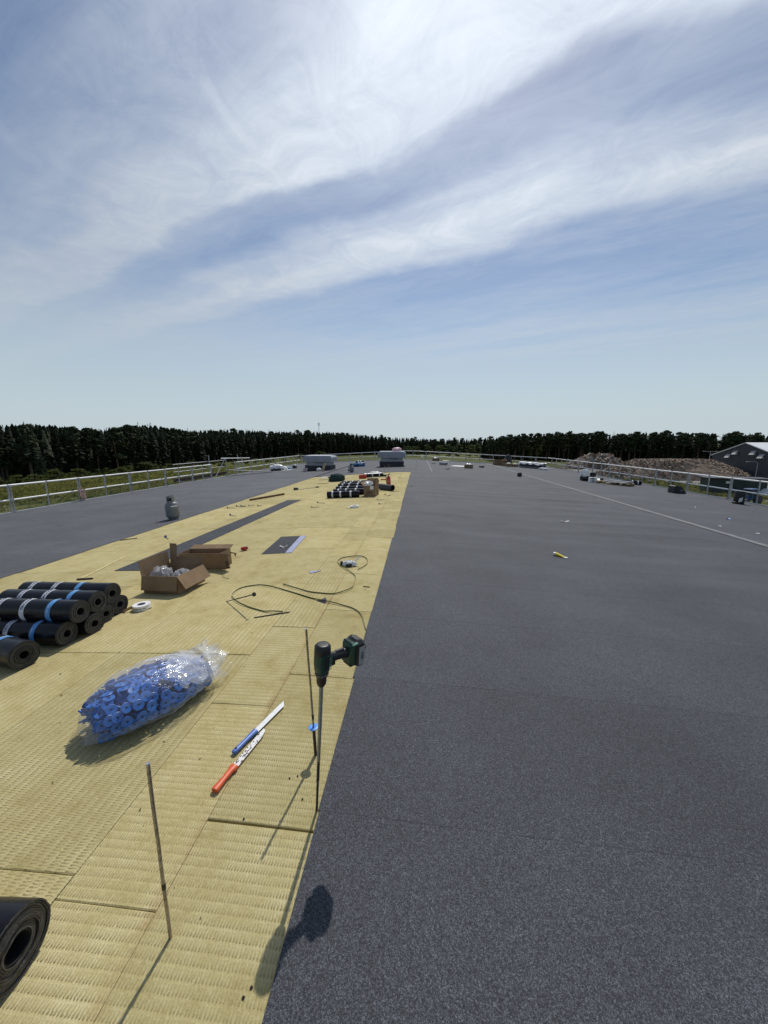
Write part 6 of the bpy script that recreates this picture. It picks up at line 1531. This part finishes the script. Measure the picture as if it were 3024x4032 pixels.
# right edge: buckets, bags, pallet
p = gp(2306, 1894); puff('bin_bag', 'black bag stuffed with white film by the right rail', p + Vector((0, .15, 0)), .26, .22, .22, 'black', 81, 'bag', wr=.12, lift=TOP)
puff('plastic_film', 'white film bulging out of the black bag by the right rail', p + Vector((-.02, .12, .22)), .22, .18, .24, 'white', 82, 'film', wr=.3, lift=TOP)
o = thing('bucket', 'tall black bucket behind the white film bag', 'bucket', gp(2297, 1884) + Vector((0, .1, TOP))); mb = MB(); mb.lathe([(0, 0), (.15, 0), (.18, .4), (.165, .4), (.14, .04), (0, .04)], 20); smooth_angle(mb.build('bucket_body', 'black', o)); mb = MB(); mb.tube([(.17 * math.cos(a_), .02, .38 + .12 * math.sin(a_)) for a_ in [math.pi * i / 10 for i in range(11)]], .006, 5); mb.build('bucket_handle', 'galv', o)
o = thing('bucket', 'black bucket with a stick in it behind the white carton', 'bucket', gp(2338, 1886) + Vector((0, .2, TOP))); mb = MB(); mb.lathe([(0, 0), (.15, 0), (.19, .36), (.175, .36), (.14, .04), (0, .04)], 20); smooth_angle(mb.build('bucket_body', 'black', o)); mb = MB(); mb.tube([(.05, 0, .05), (.22, .05, .55)], .02, 6); mb.build('stir_stick', 'palewood', o)
p = gp(2337, 1900); o = thing('white_carton', 'small white carton in front of the black bucket', 'box', p + Vector((0, .15, TOP)), R(-8)); mb = MB(); mb.bevbox((0, 0, .13), (.36, .28, .26), .006); mb.build('carton_body', 'paper', o); mb = MB(); mb.box((-.08, -.143, .2), (.09, .004, .04)); mb.build('printed_mark', 'ink', o)
mb = MB(); mb.bevbox((0, 0, .13), (.1, .29, .262), .004); mb.build('film_overwrap', 'greyboard', o)
flat_piece('white_sheet', 'pale sheet lying at the left of the black bag by the right rail', [(2281, 1885), (2296, 1886), (2294, 1879)], 'paper', 'sheet', .01, off=TOP)
def pallet():
    a, b = gp(2370, 1904), gp(2505, 1920); d = b - a; L_ = 1.25; yw = math.atan2(d.y, d.x) + R(6); o = thing('pallet', 'wooden pallet loaded with sheets by the right rail', 'pallet', (a + b) / 2 + Vector((0, .35, TOP)), yw)
    L_ = d.length * .92
    for y_ in (-.36, 0, .36):
        for x in (-.44, 0, .44): mb = MB(); mb.bevbox((x * L_, y_, .06), (.14, .1, .09), .006); mb.build('block', 'wood', o)
        mb = MB(); mb.box((0, y_, .008), (L_, .1, .016)); mb.build('skid', 'palewood', o)
    for i in range(6): mb = MB(); mb.box(((i / 5 - .5) * L_ * .92, 0, .117), (.11, .86, .02)); mb.build('deck_board', 'palewood', o)
    p_ = (a + b) / 2
    m_ = slope_rot(p_.x, yw).to_3x3(); base_ = p_ + Vector((0, .35, TOP))
    for i in range(4):
        mb = MB(); mb.bevbox((0, 0, .012), (L_ * .66, .7 - .06 * i, .022), .004); s_ = mb.build('board_sheet', ('greyboard', 'white', 'greyboard', 'gas')[i]); s_.location = base_ + m_ @ Vector((.08 + .04 * i, .02 * i, .129 + i * .024)); s_.rotation_euler = (m_.to_4x4() @ Matrix.Rotation(R(3 * i - 4), 4, 'Z')).to_euler(); tag(s_, ('lowest grey board on the loaded pallet', 'white board on the loaded pallet', 'upper grey board on the loaded pallet', 'topmost dark board on the loaded pallet')[i], 'board')
    mb = MB(); mb.box((0, 0, .12), (.12, .1, .22)); mb.box((0, 0, .24), (.18, .14, .03)); q_ = mb.build('roof_drain', 'black'); put(q_, gp(2374, 1902) + Vector((-.05, .1, TOP))); tag(q_, 'black roof drain piece standing at the pallet corner', 'drain')
    e = gp(2531, 1912); roll('black roll with white bands sticking out from the loaded pallet', (e.x, e.y + .2, rz(e.x) + TOP), R(-8), None, r=.11, bands=((-.18, 'band_w', .06), (-.45, 'band_w', .06)), seed=91, letters=False, L_=1.0)
    mb = MB(); mb.grid(lambda u, v: ((u - .5) * .5, -.22 * v, .10 - .10 * v * v + .02 * nz(u * 5, v * 5)), 8, 6); w_ = mb.build('paper_wrap', 'palewood', smooth=True); put(w_, gp(2478, 1914) + Vector((0, .1, TOP)), yw); tag(w_, 'cream paper wrap hanging off the front of the loaded pallet', 'paper')
pallet()
# black wedge bag and bin on the right
p = gp(2676, 1944); o = thing('tool_bag', 'black wedge-shaped bag standing by the right rail', 'bag', p + Vector((0, .2, TOP)), R(4))
mb = MB(); W_ = .58; H_ = .34; mb.prism([(-W_ / 2, 0), (W_ / 2, 0), (W_ / 2 - .02, .06), (.02, H_ * .92), (-W_ / 2 + .06, H_), (-W_ / 2 + .01, H_ * .9)], -.18, .18, 0, Matrix.Rotation(R(90), 4, 'X')); mb.build('bag_body', 'rubber', o)
mb = MB(); mb.tube([(-.2, 0, H_ * .98), (-.15, 0, H_ + .06), (-.06, 0, H_ + .06), (-.02, 0, H_ * .92)], .012, 6); mb.build('carry_loop', 'black', o); mb = MB(); mb.box((.06, -.19, .13), (.14, .01, .05)); mb.build('pocket', 'gas', o)
p = gp(2917, 1986); o = thing('waste_bin', 'black bin with a white patch beside the right guard rail', 'bin', p + Vector((0, .12, TOP)), R(3)); mb = MB(); mb.lathe([(0, 0), (.155, 0), (.165, .02), (.16, .42), (.17, .43), (.17, .46), (.15, .46), (.14, .05), (0, .05)], 24); smooth_angle(mb.build('bin_body', 'black', o), 40)
mb = MB(); mb.lathe([(.168, .25), (.172, .26), (.168, .27)], 24, cap=False); mb.build('bin_rib', 'rubber', o)
mb = MB(); mb.grid(lambda u, v: (-.16 + .12 * u - .06 * v * 0, -.17 - .03 * v * 0 - .015 * u, .06 + .15 * v + .05 * u), 4, 4); mb.build('white_patch', 'paper', o)
mb = MB(); mb.bevbox((-.17, -.03, .04), (.12, .16, .08), .02); mb.build('bin_foot', 'black', o)
# a few weeds of film on the near left edge of the membrane
for i, (u, v, w) in enumerate(((660, 1994, .22), (225, 2070, .22), (320, 2035, .3))):
    flat_piece('paper_scrap', ('thin pale scrap on the left membrane near the gas cylinder', 'thin pale scrap on the left membrane before the rag post', 'thin pale scrap on the left membrane behind the roll stack')[i], [(u, v), (u + 18, v - .5), (u + 22, v - 2), (u + 8, v - 2)], 'lap', 'scrap', .004, off=TOP)
